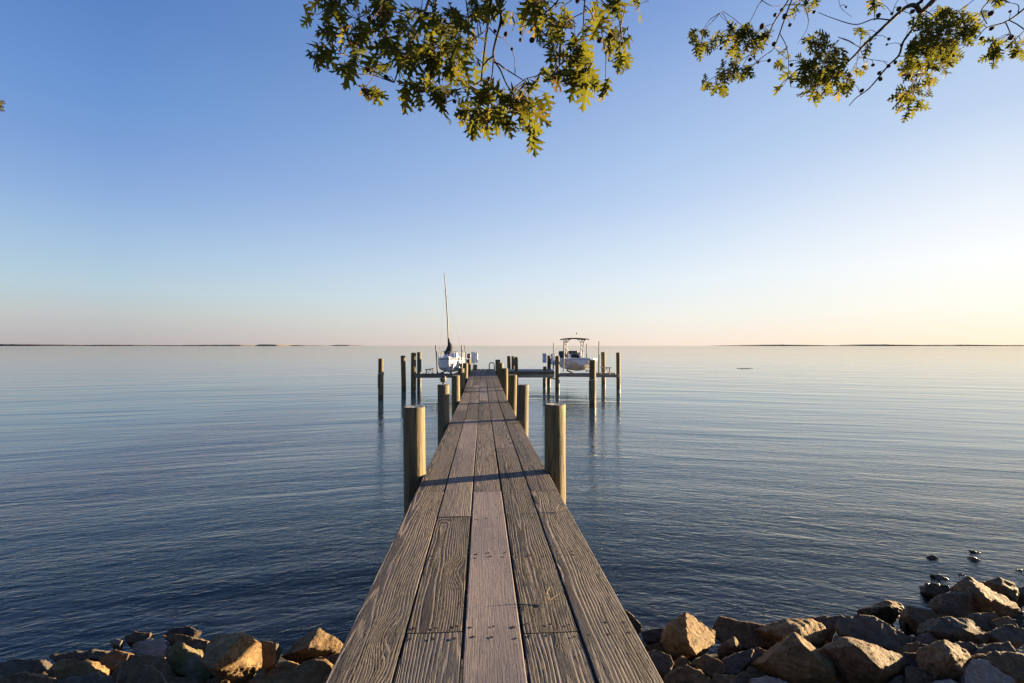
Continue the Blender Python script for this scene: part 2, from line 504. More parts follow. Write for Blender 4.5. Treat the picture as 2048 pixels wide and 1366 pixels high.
# ------------------------------------------------------------------ pier
DK_Y = [-3, 0, 2.08, 5.0, 7.0, 10, 15, 18.5, 23.3, 31.6, 40]
DK_H = [1.455, 1.455, 1.455, 1.51, 1.545, 1.62, 1.70, 1.68, 1.615, 1.535, 1.5]
def deck_z(y):
    # smoothed profile of the sagging deck
    return EYE - float(sum(np.interp(y + d, DK_Y, DK_H) for d in (-1, -.5, 0, .5, 1)) / 5)
def deck_x(y): return .0535 - .0618 * y
ANG = math.atan(.0618)            # the pier swings left of the view axis

pier = empty('pier', (deck_x(3), 3, 0), 'long weathered plank pier running out over the water to the two boat lifts', 'pier')

def build_deck():
    W, GAP, TH = .288, .009, .042
    Y0, Y1 = -.9, 31.6
    joints = {0: [.05, 4.98, 9.9, 12.4, 17.3, 19.8, 24.7, 29.6],
              1: [2.47, 4.22, 7.3, 10.6, 14.0, 18.9, 20.1, 25.0, 29.8],
              2: [.02, 5.0, 9.93, 14.9, 17.0, 21.9, 26.8],
              3: [2.47, 7.35, 10.9, 14.9, 19.8, 22.3, 27.2],
              4: [.04, 5.02, 9.95, 14.9, 19.7, 24.6, 29.5]}
    # 0 = newer smooth board, 1 = old board with raised grain
    ages = {0: [1, .95, .9, .85, .8, .95, .9, .8, .9],
            1: [.8, .95, .45, .3, .85, .9, .3, .9, .8, .8],
            2: [.7, .08, .7, .95, .25, .2, .3, .9],
            3: [.95, 1, .85, .6, .95, .9, .95, .8],
            4: [.9, 1, .7, .9, .85, .6, .9, .8]}
    tones = {0: [.56, .60, .50, .40, .62, .36, .56, .42, .5], 1: [.70, .46, .72, .84, .38, .66, .86, .40, .58, .44], 2: [.7, .96, .60, .38, .94, .74, .44, .6],
             3: [.64, .50, .72, .40, .62, .44, .56, .42], 4: [.62, .60, .50, .38, .60, .44, .66, .46]}
    verts, faces, uvs, seeds, agel, mats, tl = [], [], [], [], [], [], []
    rnd = random.Random(3)
    def quadstrip(prof, ys, x_of, sd, ag, uoff, voff, tn):
        base = len(verts)
        k = len(prof)
        for y in ys:
            z = deck_z(y)
            for (t, dz) in prof:
                verts.append((x_of(y) + t, y + 0.0618 * t, z + dz))
        for i in range(len(ys) - 1):
            for j in range(k):
                j2 = (j + 1) % k
                faces.append((base + i * k + j, base + i * k + j2, base + (i + 1) * k + j2, base + (i + 1) * k + j))
                a, b_ = prof[j], prof[j2]
                va = a[0] - (a[1] if abs(a[0]) > .1 else 0); vb = b_[0] - (b_[1] if abs(b_[0]) > .1 else 0)
                uvs.append(((ys[i] + uoff, va + voff), (ys[i] + uoff, vb + voff), (ys[i + 1] + uoff, vb + voff), (ys[i + 1] + uoff, va + voff)))
                seeds.append(sd); agel.append(ag); mats.append(0); tl.append(tn)
        for i, rev in ((0, False), (len(ys) - 1, True)):
            f = [base + i * k + j for j in range(k)]
            uu = [(prof[j][1] + uoff, prof[j][0]) for j in range(k)]
            if not rev: f = f[::-1]; uu = uu[::-1]
            faces.append(tuple(f)); uvs.append(tuple(uu)); seeds.append(sd); agel.append(ag); mats.append(0); tl.append(tn)
    for c in range(5):
        js = [Y0] + joints[c] + [Y1]
        t0 = (c - 2) * (W + GAP) 
        for i in range(len(js) - 1):
            a, b_ = js[i] + .004, js[i + 1] - .004
            sd = rnd.random(); ag = ages[c][i % len(ages[c])]
            lift = rnd.uniform(-.0018, .0014)
            cup = rnd.uniform(-.001, .0015)
            w = W / 2 - rnd.uniform(0, .003)
            wob = rnd.uniform(-.003, .003)
            ch = .006
            prof = [(-w, -TH), (w, -TH), (w, -ch + lift), (w - ch, lift), (w * .5, lift - cup), (0, lift - cup * 1.4), (-w * .5, lift - cup), (-w + ch, lift), (-w, -ch + lift)]
            n = max(2, int((b_ - a) / .3))
            ys = [a + (b_ - a) * k / n for k in range(n + 1)]
            quadstrip(prof, ys, lambda y, t0=t0, wob=wob: deck_x(y) + t0 + wob, sd, ag, rnd.uniform(0, 40), 0, tones[c][i % len(tones[c])])
    # nails
    nb = MB()
    rows = [1.62, 1.7, 2.42, 2.52, 3.38, 3.44, 4.17, 4.94, 5.06, 6.1, 7.25, 7.42, 8.6, 9.86, 9.99, 11.2, 12.4, 13.6, 14.85, 14.96, 16, 17.2, 18.4, 19.7, 21, 22.2]
    for y in rows:
        for c in range(5):
            for t in (-.105, 0.0, .105):
                if rnd.random() < .12: continue
                tt = (c - 2) * (W + GAP) + t + rnd.uniform(-.012, .012)
                yy = y + rnd.uniform(-.018, .018)
                r = rnd.uniform(.008, .0125)
                cx, cy, cz = deck_x(yy) + tt, yy + .0618 * tt, deck_z(yy) + .0006
                base = len(verts)
                for k in range(7):
                    aa = 2 * PI * k / 7
                    verts.append((cx + r * math.cos(aa), cy + r * math.sin(aa), cz))
                verts.append((cx, cy, cz + .0008))
                for k in range(7):
                    faces.append((base + k, base + (k + 1) % 7, base + 7)); uvs.append(((0, 0),) * 3); seeds.append(0); agel.append(0); mats.append(1); tl.append(1)
    me = bpy.data.meshes.new('deck')
    off = Vector((deck_x(3), 3, 0))
    me.from_pydata([tuple(Vector(v) - off) for v in verts], [], faces)
    me.materials.append(M['deck']); me.materials.append(M['rust'])
    me.polygons.foreach_set('material_index', mats)
    ul = me.uv_layers.new(name='grain')
    flat = [c for f in uvs for p in f for c in p]
    ul.data.foreach_set('uv', flat)
    for nm, vals in (('seed', seeds), ('age', agel), ('tone', tl)):
        at = me.attributes.new(nm, 'FLOAT', 'FACE')
        at.data.foreach_set('value', vals)
    me.update()
    o = bpy.data.objects.new('deck', me); COL.objects.link(o); o.parent = pier
    # framing below the boards
    def beam_along(t, w, h, top, y0, y1, name='stringer'):
        b = MB()
        ys = list(np.arange(y0, y1, 1.2)) + [y1]
        prof = [(-w / 2, top - h), (w / 2, top - h), (w / 2, top), (-w / 2, top)]
        vs = []; fs = []
        for y in ys:
            for (a, dz) in prof: vs.append((deck_x(y) + t + a, y, deck_z(y) + dz))
        for i in range(len(ys) - 1):
            for j in range(4): fs.append([i * 4 + j, i * 4 + (j + 1) % 4, (i + 1) * 4 + (j + 1) % 4, (i + 1) * 4 + j])
        fs += [[3, 2, 1, 0], [len(vs) - 4 + k for k in range(4)]]
        b.add(vs, fs)
        b.build(name, M['frame'], pier)
    for t in (-.68, .68): beam_along(t, .05, .2, -.046, -.8, 31.4)
    y = -.6
    while y < 31.3:
        b = MB(); b.box((deck_x(y), y, deck_z(y) - .146), (1.29, .09, .196), ch=.004)
        b.build('joist', M['frame'], pier)
        y += .82
build_deck()

def make_piling_mesh(name, base, top, r, seed, slant=0.0):
    """tapered round pole with slight bend, flats, a worn rim and an end-grain top; base and top are axis points"""
    n = 28
    rnd = random.Random(seed)
    prof = []
    H = top.z - base.z
    zs = [0, .12, .25, .4, .55, .7, .85, .96]
    zs = [z * H for z in zs] + [H - .05, H - .018, H - .004, H]
    bend = Vector((rnd.uniform(-.012, .012), rnd.uniform(-.012, .012), 0)) * H / 2
    b = MB()
    rings = []
    ph = [rnd.uniform(0, 6.28) for _ in range(4)]
    for i, z in enumerate(zs):
        f = z / H
        c = base.lerp(top, f) + bend * math.sin(PI * f)
        rr = r * (1.06 - .06 * f)
        if i == len(zs) - 2: rr -= .004
        if i == len(zs) - 1: rr -= .016
        ring = []
        for k in range(n):
            a = 2 * PI * k / n
            d = 1 + .018 * math.sin(2 * a + ph[0] + f) + .012 * math.sin(3 * a + ph[1] + 2 * f) + .008 * math.sin(7 * a + ph[2] + 3 * z)
            if i >= len(zs) - 4: d += .012 * math.sin(5 * a + ph[3]) * (1 if i < len(zs) - 1 else .5)
            zz = 0
            if i >= len(zs) - 3: zz = slant * math.cos(a) * r + rnd.uniform(-.003, .003)
            ring.append(c + Vector((math.cos(a) * rr * d, math.sin(a) * rr * d, zz)))
        rings.append(ring)
    vs = [v for g in rings for v in g]
    fs = []
    for i in range(len(rings) - 1):
        for k in range(n):
            k2 = (k + 1) % n
            fs.append([i * n + k, i * n + k2, (i + 1) * n + k2, (i + 1) * n + k])
    b.add(vs, fs, 0, True)
    c = sum(rings[-1], Vector()) / n
    tv = rings[-1] + [c + Vector((0, 0, .004))]
    b.add(tv, [[k, (k + 1) % n, n] for k in range(n)], 1, False)
    return b

def piling(name, pc, top_py, Y, wpx, parent=None, seed=0, lean_px=0, zbase=-2.1):
    top = P(pc, top_py, Y)
    r = wpx / F * Y / 2
    base = Vector((top.x + lean_px / F * Y, Y, zbase))
    b = make_piling_mesh(name, base, top, r, seed)
    o = b.build(name, [M['piling'], M['endgrain']], parent, loc=(top.x, Y, 0))
    return o

def tap(o, lab): o['label'] = lab; return o
for i, (pc, ty, Y, w) in enumerate([(828.5, 813, 5.75, 43.5), (887, 769, 10.1, 23), (911.5, 750.5, 14.8, 16.8), (921.8, 736.5, 19, 13.4), (930.6, 726, 23.9, 11), (937, 719, 28.7, 9)]):
    piling('piling', pc, ty, Y, w, pier, 10 + i, lean_px=[4, 2, 1, 0, 0, 0][i])
for i, (pc, ty, Y, w) in enumerate([(1110, 808, 5.9, 41), (1045.9, 769, 10.7, 24), (1025.2, 749.7, 14.5, 17.6), (1009.3, 736.3, 19.5, 13.2), (1001.6, 725.8, 24, 11.2), (995.5, 719.3, 28.7, 9.8)]):
    piling('piling', pc, ty, Y, w, pier, 30 + i, lean_px=[1, 1, 0, 0, 0, 0][i])
# the short post at the head and the three posts behind the side platform
piling('piling', 950, 729, 31.2, 8.2, pier, 51)
piling('piling', 1017.6, 712, 32.4, 7.2, pier, 52)
piling('piling', 1026.2, 712.2, 32.3, 6.6, pier, 53)
piling('piling', 1032.3, 713.8, 29.0, 7.2, pier, 54)
piling('piling', 1089.6, 733, 29.6, 7, pier, 55)

# side platform on the right of the pier head
def build_side_platform():
    z = deck_z(30.5)
    b = MB()
    x0 = deck_x(30.3) + .76; x1 = (1108 - 1024) / F * 29.5
    y0, y1 = 29.35, 31.75
    yy = y0
    rnd = random.Random(5)
    while yy < y1 - .1:
        b.box(((x0 + x1) / 2, yy + .07, z - .021 + rnd.uniform(-.003, .003)), (x1 - x0, .136, .042), ch=.004)
        yy += .145
    b.build('side_platform', M['greybeam'], pier)
    b = MB()
    b.box(((x0 + x1) / 2 + .02, y0 + .06, z - .13), (x1 - x0, .05, .17), ch=.004)
    b.box(((x0 + x1) / 2, y1 - .1, z - .13), (x1 - x0, .05, .17), ch=.004)
    for k in range(6):
        b.box((x0 + .2 + k * (x1 - x0 - .4) / 5, (y0 + y1) / 2, z - .12), (.05, y1 - y0 - .3, .15))
    b.build('joist', M['frame'], pier)
    b = MB()
    b.box(((x0 + x1) / 2 - .03, y0 + .16, z - .32), (x1 - x0 + .1, .08, .19), ch=.006)
    b.build('cross_beam', M['greybeam'], pier)
    b = MB()
    a = Vector((x1 - .35, y0 + .13, z - .40)); c = Vector((x1 + .12, y0 + .02, z - .50))
    b.tube([a, c], .05, 4)
    b.build('brace', M['lift'], pier)
build_side_platform()

# head ladder with its looped hand rail
def build_ladder():
    Y = 31.2
    c = P(983.5, 741, Y)
    L = empty('swim_ladder', (c.x, Y, deck_z(Y)), 'grey looped swim ladder rail at the far right corner of the pier head', 'ladder')
    b = MB()
    r = .165; z0 = deck_z(Y) - .9; z1 = deck_z(Y) + .28
    for dy in (0, ):
        pts = [(c.x - r, Y, z0), (c.x - r, Y, z1)] + [(c.x - r * math.cos(a), Y, z1 + r * math.sin(a)) for a in [PI * k / 10 for k in range(1, 10)]] + [(c.x + r, Y, z1), (c.x + r, Y, z0)]
        b.tube(pts, .03, 8)
    b.build('hand_rail', M['steel'], L)
    for k in range(3):
        b = MB(); b.tube([(c.x - r, Y + .42, .25 + .28 * k), (c.x + r, Y + .42, .25 + .28 * k)], .022, 8)
        b.build('rung', M['steel'], L)
    b = MB()
    for s in (-1, 1):
        b.tube([(c.x + s * r, Y, z1 - .05), (c.x + s * r, Y + .42, z1 - .12), (c.x + s * r, Y + .42, .1)], .025, 8)
    b.build('side_rail', M['steel'], L)
build_ladder()

def build_lamp(pc, base_py, Y, s, label):
    o = P(pc, base_py, Y)
    L = empty('post_lamp', o, label, 'post lamp', 'globe lamps on the left pilings')
    b = MB(); b.lathe([(.0, 0), (.035 * s, 0), (.035 * s, .012), (.014 * s, .025), (.012 * s, .05 * s), (.03 * s, .06 * s)], o)
    b.build('stem', M['lampmetal'], L)
    c = o + Vector((0, 0, .125 * s))
    b = MB(); b.lathe([(.075 * s * math.sin(PI * k / 14), -.075 * s * math.cos(PI * k / 14)) for k in range(15)], c)
    b.build('globe', M['lampglass'], L)
    b = MB()
    for (z, h) in ((-.055, .028), (0.0, .018), (.055, .034)):
        r = math.sqrt(max(0.0, .083 ** 2 - z * z)) * s
        b.lathe([(r * .7, z * s - h * s * .5), (r * 1.06 + .004, z * s - h * s * .4), (r * 1.1 + .006, z * s), (r * 1.04 + .002, z * s + h * s * .5), (r * .7, z * s + h * s * .55)], c)
    for k in range(4):
        a = PI / 4 + k * PI / 2
        b.tube([c + Vector((.083 * s * math.cos(a) * math.sin(t), .083 * s * math.sin(a) * math.sin(t), -.083 * s * math.cos(t))) for t in [PI * j / 8 for j in range(9)]], .006 * s, 5)
    b.build('louvre_rings', M['lampmetal'], L)
    b = MB(); b.lathe([(0.0, .096 * s), (.03 * s, .090 * s), (.05 * s, .078 * s), (.06 * s, .064 * s)], c)
    b.build('lamp_cap', M['lampmetal'], L)
build_lamp(886.5, 768.6, 10.1, .86, 'banded globe lamp nearest the shore, on the second left pier piling')
build_lamp(922.4, 736.2, 19, .84, 'small globe lamp in front of the sailboat hull, on a left pier piling')
build_lamp(937.6, 719, 28.7, 1.6, 'dark banded globe lamp beside the white boxes at the pier head')

# ------------------------------------------------------------------ free mooring piles
def mooring(pc, ty, Y, w, seed, label, lean=0):
    o = piling('mooring_pile', pc, ty, Y, w, None, seed, lean)
    tag(o, label, 'mooring pile', 'mooring piles standing in the water')
    return o
mooring(762, 717, 22.5, 10.3, 61, 'leftmost dark mooring pile with a rope tied round it', -1)
mooring(806, 711.3, 27, 9, 62, 'mooring pile with a bright right edge, second from the left', 2)
mooring(1185.3, 720, 19.5, 13.2, 63, 'grey mooring pile standing nearest, in front of the white motorboat bow', 0)

def rope(pc, py0, py1, Y, rpx, label):
    b = MB()
    r = rpx / F * Y
    c = P(pc, (py0 + py1) / 2, Y)
    pts = []
    for k in range(41):
        a = 2 * PI * k / 16
        pts.append(c + Vector((math.cos(a) * (r + .012), math.sin(a) * (r + .012), .035 * (k / 41 - .5) + .05 * math.cos(a + 1))))
    b.tube(pts, .013, 6)
    for s, L in ((-1, py1 - py0), (.55, (py1 - py0) * .62)):
        e = [c + Vector((s * (r + .015), -abs(r) * (.9 if s > 0 else .15) - .02, -L / F * Y * t + .03 * math.sin(t * 5 + s))) for t in [j / 8 for j in range(9)]]
        b.tube(e, .012, 6)
    o = b.build('mooring_rope', M['rope'], None, loc=c)
    tag(o, label, 'rope')
rope(762, 735, 762, 22.5, 5.2, 'pale rope knotted round the leftmost mooring pile with hanging ends')
rope(1185.3, 742, 780, 19.5, 6.7, 'rope looped round the near grey pile in front of the motorboat')

# ------------------------------------------------------------------ boat lifts
def trestle(pc, base_py, Y, wpx, hpx, mat, rz, label):
    o = P(pc, base_py, Y)
    T = empty('trestle', o, label, 'trestle')
    w = wpx / F * Y; h = hpx / F * Y
    R = Matrix.Rotation(rz, 3, 'Y')
    b = MB(); b.box(o + Vector((0, 0, h - .03)), (w, .16, .05), R, ch=.006)
    b.build('top_board', mat, T)
    for sx in (-.33, .33):
        for sy in (-1, 1):
            b = MB(); b.tube([o + Vector((sx * w - .02 + sx * .12, sy * .13, 0)), o + Vector((sx * w, sy * .04, h - .05))], .022, 4)
            b.build('leg', mat, T)
    b = MB(); b.tube([o + Vector((-.28 * w, 0, h * .1)), o + Vector((.02 * w, 0, h - .06))], .018, 4)
    b.tube([o + Vector((.3 * w, 0, h * .1)), o + Vector((.05 * w, 0, h - .06))], .018, 4)
    b.build('brace', mat, T)

def motor_box(parent, pc, top_py, bot_py, Y, wpx, rz=0):
    a = P(pc, top_py, Y); z0 = P(pc, bot_py, Y).z
    w = wpx / F * Y
    b = MB()
    h = a.z - z0
    b.box((a.x, Y, (a.z + z0) / 2), (w, w * .8, h), rz, ch=.02)
    b.box((a.x, Y, a.z + .012), (w * 1.05, w * .86, .03), rz, ch=.008)
    o = b.build('motor_box', M['boxwhite'], parent)
    b = MB()
    b.box(Vector((a.x, Y, z0 + h * .62)) + Matrix.Rotation(rz, 3, 'Z') @ Vector((.0, -w * .4 - .004, 0)), (w * .28, .008, h * .12), rz)
    b.build('nameplate', M['boxwhite'], o)
    return o

def guide_post(parent, pc, top_py, bot_py, Y, r=.022, lean=0, base_r=None):
    a = P(pc, top_py, Y); z0 = P(pc, bot_py, Y).z
    b = MB()
    b.tube([(a.x + lean / F * Y, Y, z0), (a.x + lean * .5 / F * Y, Y, (a.z + z0) / 2), (a.x, Y, a.z)], [base_r or r, r * 1.05, r], 8)
    return b.build('guide_post', M['steel'], parent)

# --- left lift with the sailboat
LZ = P(0, 752, 26.5).z
ll = empty('boat_lift', (-4.6, 26.5, 0), 'timber boat lift holding the sailboat left of the pier', 'boat lift', 'boat lifts at the pier head')
piling('piling', 827.2, 705.3, 26.5, 10, ll, 71)
piling('piling', 838.6, 704.2, 31.5, 8.3, ll, 72, 1)
bx = MB(); xl = P(829, 0, 26.4).x; xr = deck_x(26.4) - .95
bx.box(((xl + xr) / 2, 26.3, LZ), (xr - xl, .12, .17), ch=.006); bx.build('cradle_beam', M['oldtimber'], ll)
bx = MB(); xl2 = P(830, 0, 27.9).x; xr2 = deck_x(27.9) - .95
bx.box(((xl2 + xr2) / 2, 27.9, LZ - .03), (xr2 - xl2, .12, .17), ch=.006); bx.build('cradle_beam', M['oldtimber'], ll)
for X in (-4.05, -3.15):
    bx = MB(); bx.box((X, 28.0, LZ + .107), (.13, 3.5, .04), ch=.01)
    bn = bx.build('bunk', M['oldtimber'], ll)
    for Y in (26.35, 27.9):
        bs = MB(); bs.box((X, Y + .12, LZ + .06), (.2, .03, .1), ch=.004); bs.build('bunk_bracket', M['steel'], bn)
guide_post(ll, 871.5, 690, 750, 26.6, .035, 4, .055)
guide_post(ll, 923.4 - 26, 691, 741, 31.2, .028, 0)
guide_post(ll, 923.6, 690, 741, 26.7, .03, 0)
guide_post(ll, 929.3, 691, 735, 30.8, .028, 5)
for (pc, a, b_, w) in ((944.3, 705, 726.5, 3.6), (948.2, 704.6, 727, 3.6), (953, 706, 725, 4.6)):
    motor_box(ll, pc, a, b_, 31.5, w, .15)
trestle(859.5, 750.2, 26.35, 18, 13, M['oldtimber'], -.12, 'dark little timber trestle on the lift beam left of the sailboat')

# --- right lift with the motorboat
rl = empty('boat_lift', (4, 27, 0), 'timber boat lift holding the white motorboat right of the pier', 'boat lift', 'boat lifts at the pier head')
RZ = P(0, 750, 27).z
piling('piling', 1114.8, 712, 27, 8.8, rl, 81)
piling('piling', 1098.3, 711, 31.5, 7.4, rl, 82)
piling('piling', 1206.2, 704, 31.5, 8.2, rl, 83, 2)
piling('piling', 1236.2, 705, 27.5, 8, rl, 84, 1)
bx = MB(); xa = P(1116, 0, 26.75).x; xb = P(1237, 0, 26.75).x
Rt = Matrix.Rotation(.012, 3, 'Y')
bx.box(((xa + xb) / 2, 26.72, RZ - .01), (xb - xa, .12, .17), Rt, ch=.006); bx.build('cradle_beam', M['lift'], rl)
bx = MB(); xa2 = P(1118, 0, 28.2).x + .25; xb2 = P(1230, 0, 28.2).x - .25
bx.box(((xa2 + xb2) / 2, 28.2, RZ - .04), (xb2 - xa2 + .5, .12, .17), ch=.006); bx.build('cradle_beam', M['lift'], rl)
for X in (3.42, 4.68):
    bx = MB(); bx.box((X, 28.2, RZ + .10), (.12, 3.4, .05), ch=.01); bn = bx.build('bunk', M['lift'], rl)
guide_post(rl, 1107, 685.5, 738, 31.0, .026)
guide_post(rl, 1128.2, 680, 744, 26.9, .032, -1.5)
guide_post(rl, 1173.3, 687, 744, 31.0, .028, -1)
guide_post(rl, 1198.3, 682, 747, 27.0, .03, -1)
motor_box(rl, 1089, 707.5, 725.5, 30.9, 7.2, -.25)
motor_box(rl, 1106.2, 708.5, 729, 27.3, 7.6, .45)
bx = MB(); bx.tube([P(1106.3, 729, 27.3), P(1106.3, 741, 27.3)], .03, 6); bx.build('conduit', M['steel'], rl)
trestle(1212, 748.4, 26.7, 21, 14, M['tan'], .02, 'pale timber trestle on the lift beam right of the motorboat')

# ------------------------------------------------------------------ boats
def loft(b, stations, mat_of, n_half, mirror=True):
    """stations: list of (y, [(halfwidth, z, ...)] from keel to gunwale)"""
    k = n_half
    vs = []
    for (y, pr) in stations:
        for (w, z) in reversed(pr): vs.append((-w, y, z))
        for (w, z) in pr[1:]: vs.append((w, y, z))
    c = 2 * k - 1
    for i in range(len(stations) - 1):
        for j in range(c - 1):
            f = [i * c + j, i * c + j + 1, (i + 1) * c + j + 1, (i + 1) * c + j]
            jj = abs(j + .5 - (c - 1) / 2)
            b.add([vs[q] for q in f], [[0, 1, 2, 3]], mat_of(jj), False)
    return vs, c

def weld(o, dist=.0006, angle=None):
    bm = bmesh.new(); bm.from_mesh(o.data)
    bmesh.ops.remove_doubles(bm, verts=bm.verts, dist=dist)
    bmesh.ops.recalc_face_normals(bm, faces=bm.faces)
    for f in bm.faces: f.smooth = True
    for e in bm.edges:
        if len(e.link_faces) == 2 and e.calc_face_angle(0) > math.radians(angle or 32): e.smooth = False
    bm.to_mesh(o.data); bm.free()

def lerp(a, b, t): return a + (b - a) * t
def spl(tab, s):
    for (a, b) in zip(tab, tab[1:]):
        if s <= b[0]:
            t = (s - a[0]) / (b[0] - a[0]); t = t * t * (3 - 2 * t) * .5 + t * .5
            return [lerp(x, y, t) for x, y in zip(a[1:], b[1:])]
    return list(tab[-1][1:])

def motorboat():
    bow = P(1163, 0, 27.6)
    z0 = RZ + .11
    B = empty('motorboat', (bow.x, 27.6, z0), 'white centre-console motorboat with a dark T-top, raised on the right lift', 'motorboat', rz=.02)
    # s from bow: gunwale half width, gunwale z, chine half width, chine z, inner bottom half width, z, keel z
    T = [(0.0, .50, .80, .30, .56, .14, .46, .40), (.12, .74, .80, .46, .50, .22, .36, .29), (.4, .95, .79, .68, .40, .34, .21, .15), (.9, 1.08, .77, .86, .30, .45, .11, .05),
         (1.7, 1.15, .75, .98, .22, .52, .07, .0), (3.2, 1.17, .72, 1.02, .19, .55, .06, -.02), (5.6, 1.12, .70, 1.0, .18, .54, .05, -.02)]
    st = []
    for i in range(31):
        s = 5.6 * (i / 30) ** 1.5
        gw, gzz, cw, cz, iw, iz, kz = spl(T, s)
        st.append((s, [(0, kz), (iw * .5, lerp(kz, iz, .4)), (iw, iz), (lerp(iw, cw, .6), lerp(iz, cz, .75)), (cw, cz), (cw + .035, cz + .012), (lerp(cw, gw, .45) + .02, lerp(cz, gzz, .4)), (gw, gzz - .06), (gw, gzz)]))
    b = MB()
    vs, c = loft(b, st, lambda j: 1 if j < 4 else 0, 9)
    b.add(vs[:c], [list(range(c))], 0)                          # blunt bow face
    b.add(vs[-c:], [list(range(c))[::-1]], 0)                   # transom
    h = b.build('hull', [M['gel'], M['gelwarm']], B, local=True); weld(h, angle=24)
    # deck cap, cockpit liner
    b = MB()
    g = [(w[1][-1][0], w[0], w[1][-1][1]) for w in st]
    for i in range(len(g) - 1):
        (w0, y0, z0_), (w1, y1, z1) = g[i], g[i + 1]
        i0, i1 = max(w0 - .2, 0), max(w1 - .2, 0)
        if y0 < .55: i0 = 0
        if y1 < .55: i1 = 0
        for s_ in (-1, 1):
            q = [(s_ * w0, y0, z0_ + .003), (s_ * i0, y0, z0_ + .02), (s_ * i1, y1, z1 + .02), (s_ * w1, y1, z1 + .003)]
            b.add(q if s_ < 0 else q[::-1], [[0, 1, 2, 3]])
            if i0 > 0 or i1 > 0:
                q = [(s_ * i0, y0, z0_ + .02), (s_ * i0 * .98, y0, .26), (s_ * i1 * .98, y1, .26), (s_ * i1, y1, z1 + .02)]
                b.add(q if s_ < 0 else q[::-1], [[0, 1, 2, 3]])
                b.add([(s_ * i0 * .98, y0, .26), (0, y0, .25), (0, y1, .25), (s_ * i1 * .98, y1, .26)], [[0, 1, 2, 3]])
    o = b.build('deck_liner', M['gel'], B, local=True); weld(o)
    b = MB()
    for s_ in (-1, 1):
        b.tube([(s_ * (w + .012), y, z - .05) for (w, y, z) in g], .022, 6)
    b.tube([(-g[0][0] - .01, -.012, g[0][2] - .05), (g[0][0] + .01, -.012, g[0][2] - .05)], .022, 6)
    b.build('rub_rail', M['boxwhite'], B, local=True)
    # console
    b = MB()
    cy = 2.75
    prof = [(-.36, .25), (-.36, .78), (-.24, 1.0), (.06, 1.06), (.22, .98), (.28, .25)]
    hw = .36
    vs = [(-hw, cy + a, z) for a, z in prof] + [(hw, cy + a, z) for a, z in prof]
    n = len(prof)
    b.add(vs, [[i, (i + 1) % n, n + (i + 1) % n, n + i] for i in range(n)] + [list(range(n))[::-1], list(range(n, 2 * n))])
    co = b.build('console', M['gel'], B, local=True)
    b = MB(); b.box((0, cy - .372, .66), (.5, .016, .34), ch=.006)
    b.add([(-.26, cy - .385, .80), (.26, cy - .385, .80), (.22, cy - .25, 1.0), (-.22, cy - .25, 1.0)], [[0, 1, 2, 3]])
    b.build('console_hatch', M['smoked'], co, local=True)
    b = MB(); b.box((0, cy + .0, 1.085), (.78, .34, .035), ch=.01); b.build('console_lid', M['navy'], co, local=True)
    # seat with back
    b = MB()
    b.box((0, cy + 1.05, .5), (.8, .45, .5), ch=.03)
    sb = b.build('seat', M['gel'], B, local=True)
    b = MB(); b.box((0, cy + 1.05, .79), (.8, .46, .09), ch=.03); b.box((0, cy + 1.24, 1.0), (.82, .1, .38), ch=.03)
    b.build('cushion', M['navy'], sb, local=True)
    b = MB(); b.box((-.72, cy + .55, .72), (.34, .42, .52), ch=.05); b.box((-.72, cy + .7, 1.0), (.36, .12, .36), ch=.04); b.build('side_seat', M['navy'], B, local=True)
    # T-top
    b = MB()
    ZT = 1.98
    for sx in (-1, 1):
        for (y0, y1) in ((cy - .3, cy - .42), (cy + .34, cy + .5)):
            b.tube([(sx * .46, y0, .27), (sx * .47, lerp(y0, y1, .4), 1.1), (sx * .52, lerp(y0, y1, .9), ZT - .22), (sx * .62, y1, ZT - .06), (sx * .72, y1, ZT - .02)], .028, 8)
            b.tube([(sx * .5, lerp(y0, y1, .8), ZT - .3), (sx * .4, y1, ZT - .1), (sx * .2, y1, ZT - .03)], .02, 6)
        b.tube([(sx * .475, cy - .36, 1.1), (sx * .49, cy + .42, 1.35)], .02, 6)
        b.tube([(sx * .475, cy - .38, 1.5), (sx * .49, cy + .42, 1.6)], .02, 6)
        b.tube([(sx * .5, cy - .4, 1.2), (sx * .47, cy + .36, .75)], .018, 6)
    b.build('t_top_frame', M['alu'], B, local=True)
    b = MB()
    nx, ny = 9, 7
    for lay, dz in ((0, 0.0), (1, .045)):
        vv = []
        for j in range(ny):
            for i in range(nx):
                x = -1 + 2 * i / (nx - 1); y = -1 + 2 * j / (ny - 1)
                vv.append((x * .82 * (1 - .03 * y * y), cy + .05 + y * .95 * (1 - .06 * x * x), ZT + dz - .07 * x * x - .03 * y * y))
        fs = [[j * nx + i, j * nx + i + 1, (j + 1) * nx + i + 1, (j + 1) * nx + i] for j in range(ny - 1) for i in range(nx - 1)]
        b.add(vv, fs if lay else [f[::-1] for f in fs], 0, True)
        if lay == 0: low = vv
        else:
            ring = [i for i in range(nx)] + [(j + 1) * nx - 1 for j in range(1, ny)] + [(ny - 1) * nx + i for i in range(nx - 2, -1, -1)] + [j * nx for j in range(ny - 2, 0, -1)]
            for a_, b_ in zip(ring, ring[1:] + ring[:1]): b.add([low[a_], low[b_], vv[b_], vv[a_]], [[0, 1, 2, 3]])
    b.build('canopy', M['canopy'], B, local=True)
    b = MB(); b.tube([(.12, cy - .2, ZT), (.12, cy - .2, ZT + .3)], .012, 6); b.lathe([(0, .36), (.04, .34), (.045, .3), (.03, .28), (0, .27)], (.12, cy - .2, ZT), 10)
    b.build('antenna', M['black'], B, local=True)
    # outboard
    b = MB()
    b.box((0, 5.85, .78), (.42, .6, .5), ch=.09)
    mo = b.build('outboard_motor', M['black'], B, local=True)
